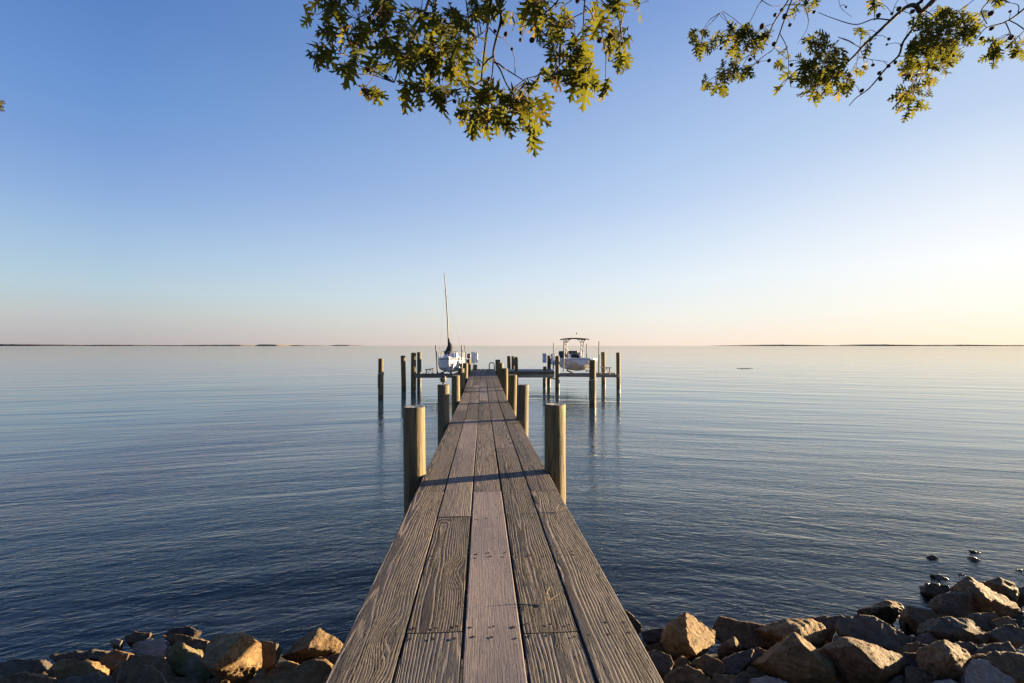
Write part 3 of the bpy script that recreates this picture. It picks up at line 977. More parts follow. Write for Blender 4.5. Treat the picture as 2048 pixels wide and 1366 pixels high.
    b = MB(); b.box((0, 5.85, .3), (.16, .26, .6), ch=.03); b.box((0, 5.9, -.02), (.1, .5, .05), ch=.01); b.box((0, 5.9, -.18), (.1, .3, .12), ch=.03)
    b.build('drive_leg', M['black'], mo, local=True)
motorboat()

def sailboat():
    Y0 = 27.25
    bow = P(897.5, 0, Y0)
    z0 = LZ + .035
    B = empty('sailboat', (bow.x, Y0, z0), 'white sailboat with bare mast, bow to the shore on the left lift', 'sailboat', rz=.075)
    # s: gunwale hw, gz, max hw, z, bilge hw, z, keel z
    T = [(0, .025, .98, .022, .6, .02, .25, .16), (.25, .20, .965, .15, .6, .08, .24, .12), (.7, .38, .94, .28, .58, .15, .2, .07), (1.5, .62, .90, .54, .54, .34, .15, .02), (2.6, .80, .87, .82, .48, .62, .12, .0), (4.0, .78, .87, .78, .48, .55, .14, .03), (5.4, .62, .89, .58, .52, .36, .22, .12)]
    st = []
    for i in range(25):
        s = 5.4 * (i / 24) ** 1.3
        gw, g_z, mw, mz, bw, bz, kz = spl(T, s)
        y = s
        pr = [(0, kz), (bw * .55, lerp(kz, bz, .45)), (bw, bz), (lerp(bw, mw, .62), lerp(bz, mz, .3)), (lerp(bw, mw, .68), lerp(bz, mz, .42)), (mw, mz), (lerp(mw, gw, .6), lerp(mz, g_z, .68)), (lerp(mw, gw, .75), lerp(mz, g_z, .82)), (gw, g_z)]
        st.append((y, pr))
    # raked stem: push forward higher points at the bow
    b = MB()
    st2 = []
    k = 9; c = 17
    vs = []
    for (y, pr) in st:
        f = max(0, 1 - y / 1.2)
        row = [(-w, y - (z - .25) * .38 * f, z) for (w, z) in reversed(pr)] + [(w, y - (z - .25) * .38 * f, z) for (w, z) in pr[1:]]
        vs.append(row)
    for i in range(len(vs) - 1):
        for j in range(c - 1):
            jj = int(abs(j + .5 - 8))
            m = 2 if jj < 3 else (1 if jj == 3 else (1 if jj == 6 else 0))
            b.add([vs[i][j], vs[i][j + 1], vs[i + 1][j + 1], vs[i + 1][j]], [[0, 1, 2, 3]], m)
    b.add(vs[0], [list(range(c))], 0); b.add(vs[-1], [list(range(c))[::-1]], 0)
    h = b.build('hull', [M['hullpaint'], M['stripe'], M['bottompaint']], B, local=True); weld(h, angle=40)
    b = MB()
    for i in range(len(vs) - 1):
        l0, r0, l1, r1 = Vector(vs[i][0]), Vector(vs[i][-1]), Vector(vs[i + 1][0]), Vector(vs[i + 1][-1])
        c0 = (l0 + r0) / 2 + Vector((0, 0, .05)); c1 = (l1 + r1) / 2 + Vector((0, 0, .05))
        b.add([l0, c0, c1, l1], [[0, 1, 2, 3]]); b.add([c0, r0, r1, c1], [[0, 1, 2, 3]])
    o = b.build('deck', M['gel'], B, local=True); weld(o)
    b = MB()
    prof = [(1.75, .93), (1.95, 1.10), (2.4, 1.20), (3.5, 1.22), (3.62, .9)]
    V = []
    for (y, z) in prof:
        V += [(-.46, y, .9), (-.36, y, z), (.36, y, z), (.46, y, .9)]
    fs = [[i * 4 + j, i * 4 + j + 1, (i + 1) * 4 + j + 1, (i + 1) * 4 + j] for i in range(4) for j in range(3)]
    b.add(V, fs)
    o = b.build('cabin', M['gel'], B, local=True); weld(o)
    for s_ in (-1, 1):
        b = MB(); b.box((s_ * .425, 2.75, 1.06), (.02, .7, .09), ch=.005)
        b.build('cabin_window', M['smoked'], B, local=True)
    # keel stub
    b = MB(); b.box((0, 2.4, -.08), (.07, 1.0, .22), ch=.03); b.build('keel', M['bottompaint'], B, local=True)
    # mast leaning a little to the left
    mb = Vector((-.12, 2.1, 1.12))
    Rz = Matrix.Rotation(-.075, 3, 'Z')
    base_w = Vector((bow.x, Y0, z0)) + Matrix.Rotation(.075, 3, 'Z') @ mb
    topw = P(888.5, 545.5, base_w.y + .05)
    mt = Rz @ (topw - Vector((bow.x, Y0, z0)))
    b = MB()
    pts = [mb.lerp(mt, t) + Vector((.05 * math.sin(PI * t), 0, 0)) for t in [k / 10 for k in range(11)]]
    b.tube(pts, [.038] * 7 + [.034, .03, .026, .022], 10)
    m = b.build('mast', M['mast'], B, local=True)
    hound = mb.lerp(mt, .8)
    for (a, e) in ((hound, (0, -.2, 1.0)), (mt, (0, 5.3, .95)), (hound, (-.74, 2.3, .9)), (hound, (.74, 2.3, .9))):
        b = MB(); b.tube([a, e], .0028, 4); b.build('stay', M['steel'], B, local=True)
    # boom with the furled sail under a dark cover, seen end-on
    b = MB()
    g0 = mb + Vector((0, .1, .55))
    pts = [mb + Vector((0, -.04, .05)), mb + Vector((0.02, -.05, .55)), mb + Vector((0, -.02, .95)), mb + Vector((-.01, 0, 1.3))]
    b.tube([mb + Vector((-.02, -.02, .0)), mb + Vector((.02, -.04, .2)), mb + Vector((.08, -.02, .36)), mb + Vector((.07, 0, .55)), mb + Vector((0.01, 0, .74)), mb + Vector((-.01, 0, .95))], [.13, .20, .20, .14, .075, .06], 12)
    b.tube([mb + Vector((.05, .05, .36)), mb + Vector((.06, 1.0, .4)), mb + Vector((.06, 2.4, .42))], [.17, .16, .1], 12)
    b.tube([mb + Vector((-.24, -.06, .12)), mb + Vector((.1, -.1, .1))], [.10, .16], 10)
    b.build('sail_cover', M['cover'], B, local=True)
    b = MB(); b.tube([mb + Vector((.05, .05, .34)), mb + Vector((.06, 2.6, .42))], .04, 8); b.build('boom', M['alu'], B, local=True)
    # pulpit and lifelines
    b = MB()
    for s_ in (-1, 1):
        b.tube([(s_ * .05, -.1, 1.0), (s_ * .08, -.12, 1.27), (s_ * .3, .35, 1.29), (s_ * .46, .8, 1.27), (s_ * .5, .86, .94)], .013, 6)
        b.tube([(s_ * .3, .4, .95), (s_ * .28, .35, 1.29)], .012, 6)
    b.tube([(-.08, -.12, 1.27), (.08, -.12, 1.27)], .016, 6)
    b.build('pulpit', M['alu'], B, local=True)
    b = MB()
    for s_ in (-1, 1):
        for (y, w) in ((1.6, .66), (2.6, .78), (3.8, .77), (4.9, .67)):
            b.tube([(s_ * w, y, .88), (s_ * w, y, 1.17)], .009, 6)
        b.tube([(s_ * .46, .8, 1.27), (s_ * .66, 1.6, 1.17), (s_ * .78, 2.6, 1.17), (s_ * .77, 3.8, 1.17), (s_ * .67, 4.9, 1.17)], .005, 4)
    b.build('lifeline', M['alu'], B, local=True)
sailboat()

# something low and dark adrift far out
b = MB()
c = Vector(((1490 - 1024) / F * 53, 53, 0))
vs = []
nn = 24
for i in range(nn + 1):
    t = i / nn * 2 - 1
    w = .16 * math.sqrt(max(0, 1 - t * t)) + .004
    for k in range(8):
        a = 2 * PI * k / 8
        vs.append(c + Vector((t * .95, w * math.cos(a) * 1.5, .002 + w * .16 * math.sin(a) + .015 * mnoise.noise(Vector((t * 4, k, 0))))))
b.add(vs, [[i * 8 + k, i * 8 + (k + 1) % 8, (i + 1) * 8 + (k + 1) % 8, (i + 1) * 8 + k] for i in range(nn) for k in range(8)], 0, True)
tag(b.build('driftwood', M['cover'], None, loc=c), 'thin dark shape lying flat on the open water far right of the pier', 'driftwood')

# ------------------------------------------------------------------ rocks of the shore
def rock(label, pts, mat, Y0=None, thick=.75, lean=.55, rough=1.0, seed=None, drop=.60):
    """a broken stone: hull of its facets, edges knocked off, then weathered. pts are (px, py[, nearer-by metres])"""
    rnd = random.Random(seed if seed is not None else sum(int(p[0] * 3 + p[1] * 7) for p in pts))
    lo = max(p[1] for p in pts); hi = min(p[1] for p in pts)
    lop = max(pts, key=lambda p: p[1])
    if Y0 is None: Y0 = ground_y(lop[0], lop[1])
    W = (max(p[0] for p in pts) - min(p[0] for p in pts)) / F * Y0
    H = (lo - hi) / F * Y0
    size = max(W, H)
    vs = []
    outl = []
    for p in pts:
        up = (lo - p[1]) / F * Y0
        if len(p) > 2: vs.append(P(p[0], p[1], Y0 + up * lean - p[2]))
        else:
            v = P(p[0], p[1], Y0 + up * lean); vs.append(v); outl.append(v)
    c = sum(outl, Vector()) / len(outl)
    t = thick * min(size, max(W, H) * .5 + min(W, H) * .5)
    for v in outl:
        e = c + (v - c) * rnd.uniform(.6, .85)
        tt = t * rnd.uniform(.7, 1.05)
        vs.append(e + Vector((rnd.uniform(-.05, .05) * size, tt, -.10 * H - drop * tt)))
    # keep well bedded
    vs.append(Vector((c.x + rnd.uniform(-.1, .1) * W, c.y + t * .45, min(v.z for v in vs) - .12)))
    org = Vector((c.x, c.y, min(v.z for v in vs)))
    bm = bmesh.new()
    for v in vs: bm.verts.new(v - org)
    r = bmesh.ops.convex_hull(bm, input=bm.verts)
    bmesh.ops.delete(bm, geom=[g for g in r['geom_interior'] if isinstance(g, bmesh.types.BMVert)], context='VERTS')
    bmesh.ops.dissolve_limit(bm, angle_limit=math.radians(9), verts=bm.verts, edges=bm.edges)
    bmesh.ops.bevel(bm, geom=bm.edges[:], offset=.004 * size + .0015, segments=1, affect='EDGES', clamp_overlap=True)
    bmesh.ops.triangulate(bm, faces=bm.faces)
    for it in range(4):
        ed = [e for e in bm.edges if e.calc_length() > max(.022, size * .055)]
        if not ed: break
        bmesh.ops.subdivide_edges(bm, edges=ed, cuts=1)
        bmesh.ops.triangulate(bm, faces=bm.faces)
    bm.normal_update()
    off = Vector((rnd.uniform(0, 50), rnd.uniform(0, 50), rnd.uniform(0, 50)))
    # bedding direction for ledges
    bd = Vector((rnd.uniform(-.5, .5), rnd.uniform(-.4, .4), 1)).normalized()
    mv = []
    for v in bm.verts:
        p = v.co
        f1 = mnoise.fractal(p * (2.2 / size) + off, 1.0, 2.0, 3)
        f2 = mnoise.fractal(p * 16 + off, .9, 2.0, 3)
        q = p.dot(bd) * 34 + 2.0 * mnoise.noise(p * 7 + off)
        led = abs((q % 1) - .5) * 2
        mv.append(v.normal * (f1 * .026 * size + (f2 * .010 + (led - .5) * .008) * rough * min(1.0, size / .22)))
    for v, d in zip(bm.verts, mv): v.co += d
    for f in bm.faces: f.smooth = True
    for e in bm.edges:
        if len(e.link_faces) == 2 and e.calc_face_angle(0) > math.radians(38): e.smooth = False
    me = bpy.data.meshes.new('rock'); bm.to_mesh(me); bm.free()
    me.materials.append(M[mat])
    o = bpy.data.objects.new('rock', me); o.location = org
    COL.objects.link(o)
    tag(o, label, 'rock', 'riprap rocks along the shore')
    return o

RK = [
 # right of the pier, front band
 ('peaked brown rock with one sunlit triangular face, nearest right of the pier', 'rock_gold', [(1371, 1222), (1341, 1251), (1329, 1281), (1334, 1305), (1430, 1262, -.06), (1432, 1285, -.04), (1412, 1307, 0), (1374, 1247, .08), (1376, 1284, .20), (1391, 1308, .22)], dict(lean=.35)),
 ('long low brown slab behind the peaked rock, running under the sunlit ochre rock', 'rock_brown', [(1441, 1234), (1427, 1251), (1431, 1270), (1446, 1284), (1483, 1298), (1530, 1292), (1590, 1283), (1600, 1266), (1519, 1268), (1480, 1247)], dict(lean=.6, thick=.35)),
 ('flat-topped rock with a glowing ochre end, behind the big pointed block', 'rock_gold', [(1506, 1258), (1526, 1247), (1562, 1238), (1627, 1239), (1648, 1251), (1661, 1266), (1657, 1285), (1639, 1291), (1610, 1290), (1540, 1282), (1599, 1260, .14), (1604, 1284, .16)], dict(lean=.5, thick=.4)),
 ('small round brown stone in front of the long slab', 'rock_brown', [(1468, 1273), (1482, 1290), (1481, 1300), (1450, 1315), (1438, 1307), (1440, 1294), (1471, 1290, .06)], dict(lean=.4)),
 ('large pointed pinkish block with a brown front, front centre of the right bank', 'rock_gold', [(1589, 1264), (1637, 1300), (1671, 1328), (1670, 1368), (1584, 1366), (1541, 1337), (1525, 1324), (1547, 1309), (1569, 1296), (1600, 1285, .06), (1660, 1340, .1)], dict(lean=.3, thick=.7)),
 ('small grey angular block left of the large pointed block', 'rock_grey', [(1517, 1295), (1545, 1307), (1540, 1325), (1526, 1336), (1503, 1330), (1504, 1305)], dict(lean=.6)),
 ('flat pale grey stone left of the small grey block', 'rock_grey', [(1506, 1300), (1498, 1326), (1476, 1348), (1450, 1345), (1446, 1320), (1476, 1305)], dict(lean=.8)),
 ('brown stone with a lit top edge below the peaked rock', 'rock_brown', [(1412, 1309), (1446, 1324), (1453, 1345), (1423, 1352), (1399, 1337), (1401, 1315)], dict(lean=.5)),
 ('smooth grey boulder tucked against the pier edge on the right', 'rock_grey', [(1313, 1298), (1341, 1311), (1347, 1328), (1332, 1354), (1311, 1334), (1294, 1304)], dict(lean=.6)),
 ('broad brown boulder at the bottom edge right of the pier', 'rock_brown', [(1377, 1330), (1425, 1358), (1425, 1380), (1332, 1380), (1330, 1354), (1352, 1339)], dict(lean=.5)),
 ('small dark stone directly under the peaked rock', 'rock_brown', [(1367, 1311), (1388, 1328), (1375, 1338), (1352, 1336), (1345, 1326)], dict(lean=.5)),
 ('small grey pointed stone at the bottom edge left of the large pointed block', 'rock_grey', [(1489, 1342), (1504, 1352), (1506, 1372), (1463, 1374), (1474, 1352)], dict(lean=.5)),
 ('thin tilted brown shard beside the large pointed block', 'rock_brown', [(1500, 1332), (1538, 1348), (1524, 1358), (1494, 1350)], dict(lean=.5)),
 ('rounded speckled stone at the bottom edge under the large pointed block', 'rock_pale', [(1502, 1358), (1541, 1353), (1575, 1363), (1578, 1382), (1500, 1382)], dict(lean=.6)),
 ('dark brown stone at the bottom between the broad boulder and the grey pointed stone', 'rock_brown', [(1429, 1350), (1468, 1349), (1474, 1376), (1424, 1376)], dict(lean=.6)),
 ('wet dark rock half hidden by the right edge of the pier at the water', 'rock_brown', [(1250, 1219), (1262, 1228), (1284, 1251), (1282, 1264), (1262, 1268), (1240, 1240)], dict(lean=.4)),
 ('low wet flat rock behind the peaked rock at the waterline', 'rock_grey', [(1285, 1262), (1310, 1256), (1336, 1257), (1336, 1281), (1292, 1284)], dict(lean=.7)),
 ('dark brown stone between the pier and the peaked rock', 'rock_brown', [(1290, 1294), (1324, 1284), (1336, 1300), (1305, 1304), (1284, 1300)], dict(lean=.6)),
 # right bank, middle and far
 ('big dark layered slab sloping to the right, middle of the right bank', 'rock_grey', [(1677, 1242), (1687, 1231), (1722, 1230), (1757, 1237), (1825, 1275), (1817, 1290), (1788, 1300), (1731, 1285), (1680, 1268)], dict(lean=.75, thick=.4)),
 ('big brown boulder with a lit ridge, right of the large pointed block', 'rock_brown', [(1685, 1271), (1716, 1281), (1753, 1288), (1803, 1309), (1811, 1323), (1806, 1344), (1762, 1368), (1703, 1368), (1668, 1323), (1646, 1296), (1716, 1290, .16), (1760, 1336, .20)], dict(lean=.5, thick=.5)),
 ('upright rounded triangular boulder with a sunlit right flank', 'rock_brown', [(1887, 1279), (1911, 1286), (1937, 1307), (1943, 1325), (1928, 1364), (1871, 1358), (1861, 1327), (1871, 1290), (1906, 1312, .16)], dict(lean=.35)),
 ('whitish pointed rock in the bottom right corner', 'rock_pale', [(1961, 1317), (1976, 1323), (2029, 1358), (2040, 1376), (1928, 1378), (1930, 1342), (1950, 1323)], dict(lean=.5)),
 ('wide brown boulder behind the whitish corner rock', 'rock_brown', [(1959, 1312), (1985, 1303), (2016, 1302), (2060, 1312), (2065, 1362), (2030, 1360), (1990, 1330)], dict(lean=.6)),
 ('striped stone lying on top of the wide brown boulder', 'rock_grey', [(1954, 1305), (1981, 1288), (2020, 1283), (2034, 1301), (2030, 1314), (1965, 1318)], dict(lean=.7)),
 ('dark angular block with a sunlit right slope, behind the triangular boulder', 'rock_grey', [(1884, 1235), (1928, 1235), (1950, 1244), (1981, 1275), (1972, 1283), (1911, 1279), (1873, 1268), (1860, 1262), (1935, 1262, .06)], dict(lean=.6)),
 ('rounded grey boulder at the left foot of the tall far slab', 'rock_grey', [(1882, 1189), (1911, 1181), (1946, 1178), (1963, 1196), (1963, 1224), (1941, 1237), (1902, 1233), (1884, 1211), (1944, 1188, .12)], dict(lean=.5)),
 ('tall slab with a long lit ridge, highest of the far right rocks', 'rock_brown', [(1935, 1150), (1954, 1161), (2029, 1205), (2044, 1222), (2011, 1235), (1963, 1226), (1924, 1182), (1924, 1161), (1975, 1198, .16)], dict(lean=.5, thick=.4)),
 ('brown rock with a golden right edge behind the tall far slab', 'rock_brown', [(1963, 1163), (1998, 1155), (2029, 1167), (2040, 1189), (2033, 1202), (1994, 1185), (2005, 1170, .06)], dict(lean=.5)),
 ('black wet block standing in the water left of the grey boulder', 'rock_grey', [(1852, 1165), (1897, 1170), (1900, 1180), (1882, 1196), (1853, 1183)], dict(lean=.5)),
 ('thin wet sliver of rock lying in the water, beyond the black wet block', 'rock_grey', [(1860, 1147), (1880, 1149), (1915, 1168), (1900, 1170), (1880, 1163)], dict(lean=.6, thick=.3)),
 ('small dark stone touching the top of the tall far slab', 'rock_grey', [(1917, 1147), (1930, 1148), (1928, 1160), (1915, 1157)], dict(lean=.5)),
 ('humped dark rock in the water with a bright right end', 'rock_brown', [(1727, 1216), (1753, 1205), (1777, 1198), (1801, 1207), (1811, 1222), (1797, 1235), (1740, 1231), (1781, 1212, .10)], dict(lean=.6)),
 ('dark wet rock right of the humped rock at the waterline', 'rock_brown', [(1815, 1211), (1862, 1220), (1887, 1231), (1866, 1257), (1841, 1248), (1817, 1233)], dict(lean=.7)),
 ('small black stone between the humped rock and the wet rock', 'rock_grey', [(1803, 1233), (1832, 1232), (1838, 1247), (1810, 1250)], dict(lean=.6)),
 ('brown stone near the right edge below the tall far slab', 'rock_brown', [(1985, 1239), (2016, 1233), (2035, 1246), (2030, 1262), (1994, 1260)], dict(lean=.6)),
 ('grey ridged stone at the right edge below the brown stone', 'rock_grey', [(1981, 1268), (2016, 1248), (2049, 1257), (2058, 1283), (2005, 1286)], dict(lean=.6)),
 ('black wet stone beside the pool between the rocks', 'rock_grey', [(1827, 1274), (1860, 1266), (1875, 1277), (1869, 1294), (1838, 1288)], dict(lean=.6)),
 ('mottled stone with a lit top right of the big dark slab', 'rock_brown', [(1808, 1292), (1838, 1283), (1845, 1307), (1826, 1316), (1806, 1308)], dict(lean=.6)),
 ('grey tilted stone left of the triangular boulder', 'rock_grey', [(1841, 1286), (1871, 1294), (1862, 1318), (1843, 1312)], dict(lean=.7)),
 ('grey layered block in front of the mottled stone', 'rock_grey', [(1806, 1305), (1830, 1306), (1862, 1318), (1862, 1338), (1810, 1330)], dict(lean=.6)),
 ('dark brown block at the bottom, left foot of the triangular boulder', 'rock_brown', [(1810, 1329), (1856, 1340), (1882, 1368), (1810, 1370)], dict(lean=.6)),
 ('dark rounded stone at the bottom edge below the big brown boulder', 'rock_grey', [(1810, 1346), (1841, 1353), (1862, 1372), (1771, 1374), (1786, 1356)], dict(lean=.7)),
 ('small pale stone at the bottom edge under the triangular boulder', 'rock_pale', [(1900, 1355), (1917, 1366), (1920, 1376), (1868, 1376), (1876, 1362)], dict(lean=.7)),
 ('dark hollow stone right of the triangular boulder', 'rock_grey', [(1928, 1281), (1957, 1288), (1948, 1310), (1912, 1296)], dict(lean=.6)),
 ('long dark rock at the waterline behind the ochre rock', 'rock_grey', [(1604, 1238), (1644, 1232), (1687, 1230), (1678, 1252), (1664, 1283), (1630, 1262)], dict(lean=.6, thick=.3)),
 ('small brown stone between the large pointed block and the big brown boulder', 'rock_brown', [(1648, 1290), (1672, 1282), (1684, 1296), (1668, 1318), (1650, 1306)], dict(lean=.5)),
 ('dark stone wedged under the tall far slab', 'rock_grey', [(1944, 1226), (1990, 1224), (2002, 1240), (1980, 1262), (1950, 1246)], dict(lean=.6)),
 # stones awash
 ('awash stones nearest in the shallow water, just right of the peaked rock', 'rock_brown', [(1407, 1226), (1415, 1222), (1423, 1230), (1418, 1233), (1408, 1232)], dict(lean=.5)),
 ('tiny pointed stone breaking the water beyond the long low slab', 'rock_gold', [(1521, 1223), (1526, 1215), (1531, 1219), (1527, 1226)], dict(lean=.4)),
 ('flat awash stone farther out beyond the tiny pointed stone', 'rock_brown', [(1540, 1209), (1545, 1203), (1552, 1202), (1553, 1210)], dict(lean=.4)),
 ('left one of the stones awash off the far right rocks', 'rock_brown', [(1858, 1116), (1868, 1113), (1878, 1121), (1872, 1125), (1862, 1123)], dict(lean=.4)),
 ('thin curved stone awash, farthest out off the right bank', 'rock_brown', [(1947, 1104), (1962, 1107), (1976, 1111), (1972, 1114), (1950, 1108)], dict(lean=.4)),
 ('lumpy stone awash with pale top, nearer than the thin curved stone', 'rock_gold', [(1939, 1124), (1948, 1118), (1960, 1123), (1958, 1130), (1944, 1130)], dict(lean=.4)),
 ('dark stone awash at the right edge beyond the tall slab', 'rock_grey', [(2036, 1144), (2046, 1142), (2060, 1146), (2056, 1151), (2040, 1150)], dict(lean=.4)),
 ('wet stone at the right edge beside the tall far slab', 'rock_grey', [(2034, 1176), (2050, 1172), (2066, 1180), (2060, 1196), (2040, 1190)], dict(lean=.4)),
 # left bank
 ('large golden upright block with a dark left face, middle of the left bank', 'rock_gold', [(433, 1270), (486, 1265), (507, 1274, -.05), (523, 1287, -.06), (525, 1335, -.02), (491, 1355), (459, 1368), (423, 1342), (403, 1322), (415, 1287), (484, 1270, .06), (446, 1312, .20), (426, 1336, .22)], dict(lean=.3, thick=.7)),
 ('mossy pale log-shaped rock sloping to the right', 'rock_moss', [(359, 1284), (380, 1310), (423, 1338), (421, 1358), (380, 1364), (341, 1337), (328, 1319), (336, 1292)], dict(lean=.5)),
 ('pale knobbly boulder left of the mossy rock', 'rock_pale', [(264, 1290), (293, 1277), (322, 1277), (333, 1290), (327, 1322), (291, 1310), (262, 1306)], dict(lean=.5)),
 ('dark tilted block behind the mossy rock', 'rock_brown', [(325, 1271), (365, 1269), (415, 1281), (416, 1298), (401, 1322), (375, 1308)], dict(lean=.6)),
 ('dark humped rock at the waterline behind the tilted block', 'rock_grey', [(325, 1270), (344, 1257), (375, 1253), (394, 1262), (386, 1276), (340, 1278)], dict(lean=.7)),
 ('wet reddish rock at the waterline, left of the dark humped rock', 'rock_gold', [(246, 1270), (270, 1264), (301, 1265), (298, 1280), (250, 1286)], dict(lean=.7)),
 ('small pale stone at the water left of the wet reddish rock', 'rock_pale', [(219, 1281), (232, 1277), (244, 1281), (240, 1290), (222, 1289)], dict(lean=.7)),
 ('rough brown rock against the left edge of the pier', 'rock_brown', [(562, 1313), (591, 1282), (637, 1257), (661, 1268), (684, 1290), (676, 1304), (644, 1316), (602, 1322), (616, 1296, .14)], dict(lean=.4)),
 ('ochre stone between the golden block and the pier', 'rock_gold', [(531, 1352), (549, 1332), (576, 1320), (600, 1330), (596, 1354), (560, 1362)], dict(lean=.5)),
 ('orange brown boulder at the bottom edge beside the pier', 'rock_gold', [(508, 1368), (549, 1348), (602, 1332), (623, 1321), (649, 1323), (666, 1334), (662, 1372), (580, 1382)], dict(lean=.5)),
 ('dark squared stone right of the golden block', 'rock_grey', [(523, 1282), (553, 1284), (551, 1324), (530, 1340), (524, 1332)], dict(lean=.4)),
 ('small brown stone at the bottom under the golden block', 'rock_brown', [(407, 1364), (436, 1352), (456, 1362), (456, 1378), (406, 1378)], dict(lean=.6)),
 ('large dark brown boulder below the pale knobbly boulder', 'rock_brown', [(222, 1350), (259, 1308), (326, 1314), (340, 1340), (344, 1374), (222, 1376)], dict(lean=.6)),
 ('brown stone at the bottom edge right of the large dark boulder', 'rock_brown', [(336, 1352), (372, 1362), (404, 1360), (410, 1382), (336, 1382)], dict(lean=.7)),
 ('flat wet dark rock under the rough brown rock by the pier', 'rock_grey', [(600, 1322), (646, 1314), (690, 1304), (680, 1326), (630, 1330)], dict(lean=.6)),
 ('dark broad rock at the far left of the left bank', 'rock_grey', [(-20, 1330), (30, 1318), (80, 1321), (96, 1340), (60, 1356), (-20, 1358)], dict(lean=.6)),
 ('brown rock in the bottom left corner', 'rock_brown', [(-20, 1354), (40, 1346), (96, 1354), (104, 1384), (-24, 1388)], dict(lean=.6)),
 ('ochre rock right of the bottom left corner rock', 'rock_gold', [(88, 1342), (120, 1322), (168, 1318), (196, 1338), (188, 1364), (110, 1370)], dict(lean=.5)),
 ('low dark wet rock at the waterline on the far left', 'rock_grey', [(98, 1312), (150, 1302), (206, 1301), (222, 1314), (170, 1322), (110, 1324)], dict(lean=.7)),
 ('grey stone at the bottom edge left of the large dark boulder', 'rock_grey', [(112, 1362), (180, 1350), (226, 1352), (230, 1384), (110, 1386)], dict(lean=.7)),
 ('small brown stone between the far left rocks and the pale knobbly boulder', 'rock_brown', [(196, 1314), (230, 1300), (258, 1306), (250, 1330), (206, 1340)], dict(lean=.6)),
]
for (lab, mat, pts, kw) in RK:
    if 'awash' in lab or 'sliver' in lab or 'breaking the water' in lab:
        kw = dict(kw, drop=.12)
        cx = sum(p[0] for p in pts) / len(pts); by = max(p[1] for p in pts)
        k = 1.0 if 'sliver' in lab else 1.3
        pts = [(cx + (p[0] - cx) * k, by + (p[1] - by) * k) for p in pts]
    rock(lab, pts, mat, **kw)

# dry stems and litter
def stem(name, pts, r, label, cat, mat='straw'):
    b = MB()
    for pl in pts: b.tube(pl, [r * (1 - .5 * i / (len(pl) - 1)) for i in range(len(pl))], 6)
    o = b.build(name, M[mat], None, loc=pts[0][0])
    return tag(o, label, cat)
def arc(a, b, sag, n=9):
    return [a.lerp(b, i / n) + Vector((sag * .4 * math.sin(PI * i / n), 0, sag * math.sin(PI * i / n) + .006 * math.sin(i * 2.1))) for i in range(n + 1)]
stem('dry_stem', [arc(P(344, 1388, 2.62), P(285, 1328, 2.95), .035)], .0045, 'bare curved dry stem leaning on the large dark boulder', 'stem', 'stalk')
stem('dry_stem', [arc(P(230, 1380, 2.7), P(243, 1325, 2.86), .012), arc(P(243, 1326, 2.86), P(217, 1325, 2.9), .004), arc(P(243, 1326, 2.86), P(256, 1327, 2.83), .003)], .0038, 'forked dry twig at the left beside the pale knobbly boulder', 'stem', 'stalk')
def litter(px, py, label):
    Y = None
    y = 2.0
    while y < 20:
        if EYE - (py - HORIZON) / F * y <= deck_z(y): Y = y; break
        y += .01
    c = P(px, py, Y); c.z = deck_z(Y) + .006
    pts = [[c, c + Vector((.03, .02, .012)), c + Vector((.07, .05, .022))], [c, c + Vector((-.01, .05, .012)), c + Vector((.012, .10, .03))], [c, c + Vector((.06, -.004, .006)), c + Vector((.09, .01, .006))]]
    stem('pine_needle_sprig', pts, .002, label, 'needle sprig')
litter(1117, 1024, 'dry needle sprig lying on the right-hand plank')
litter(1098, 1204, 'curled dry straw on the plank right of centre')

# ------------------------------------------------------------------ oak overhead
TREE = Vector((3.2, -3.5, 0))
tree_z = gz(3.2, -3.5) - .1
oak = empty('oak_tree', (TREE.x, TREE.y, tree_z), 'green oak whose leafy boughs hang into the top of the view', 'tree')
b = MB()
b.tube([(TREE.x, TREE.y, tree_z), (TREE.x, TREE.y, tree_z + .5), (TREE.x - .05, TREE.y + .05, 4), (TREE.x - .1, TREE.y + .2, 7), (TREE.x + .05, TREE.y + .3, 11), (TREE.x, TREE.y + .2, 14)], [.55, .42, .36, .3, .18, .05], 14)
b.build('trunk', M['bark'], oak)

LEAF_HALF = [[(0, 0), (.025, .08), (.25, .20), (.10, .205), (.045, .24), (0, .25)],
             [(0, .25), (.045, .24), (.21, .36), (.43, .52), (.31, .505), (.30, .57), (.20, .47), (.05, .46), (0, .46)],
             [(0, .46), (.05, .46), (.17, .58), (.36, .77), (.26, .735), (.22, .80), (.15, .69), (.045, .68), (0, .68)],
             [(0, .68), (.045, .68), (.09, .80), (.19, .93), (.08, .885), (0, 1.0)]]

class Leaves:
    def __init__(s): s.v = []; s.f = []; s.t = []
    def add(s, base, axis, normal, L, curl, tint):
        a = axis.normalized(); n = (normal - a * normal.dot(a))
        if n.length < 1e-5: n = a.orthogonal()
        n.normalize(); w = a.cross(n)
        fold = random.uniform(.1, .55)
        for sgn in (-1, 1):
            for poly in LEAF_HALF:
                ids = []
                for (x, y) in poly:
                    z = -curl * y * y + fold * abs(x) + .06 * math.sin(y * 9 + curl * 20) * abs(x) * 3
                    p = base + a * (y * L) + w * (sgn * x * L * 1.05) + n * (z * L)
                    ids.append(len(s.v)); s.v.append(tuple(p))
                s.f.append(ids if sgn > 0 else ids[::-1]); s.t.append(tint)
    def build(s, name, parent, org):
        me = bpy.data.meshes.new(name)
        me.from_pydata([tuple(Vector(v) - org) for v in s.v], [], s.f)
        me.materials.append(M['leaf'])
        at = me.attributes.new('tint', 'FLOAT', 'FACE'); at.data.foreach_set('value', s.t)
        me.update()
        o = bpy.data.objects.new(name, me); COL.objects.link(o)
        o.parent = parent
        return o

def wpt(p, Y): return P(p[0], p[1], Y)

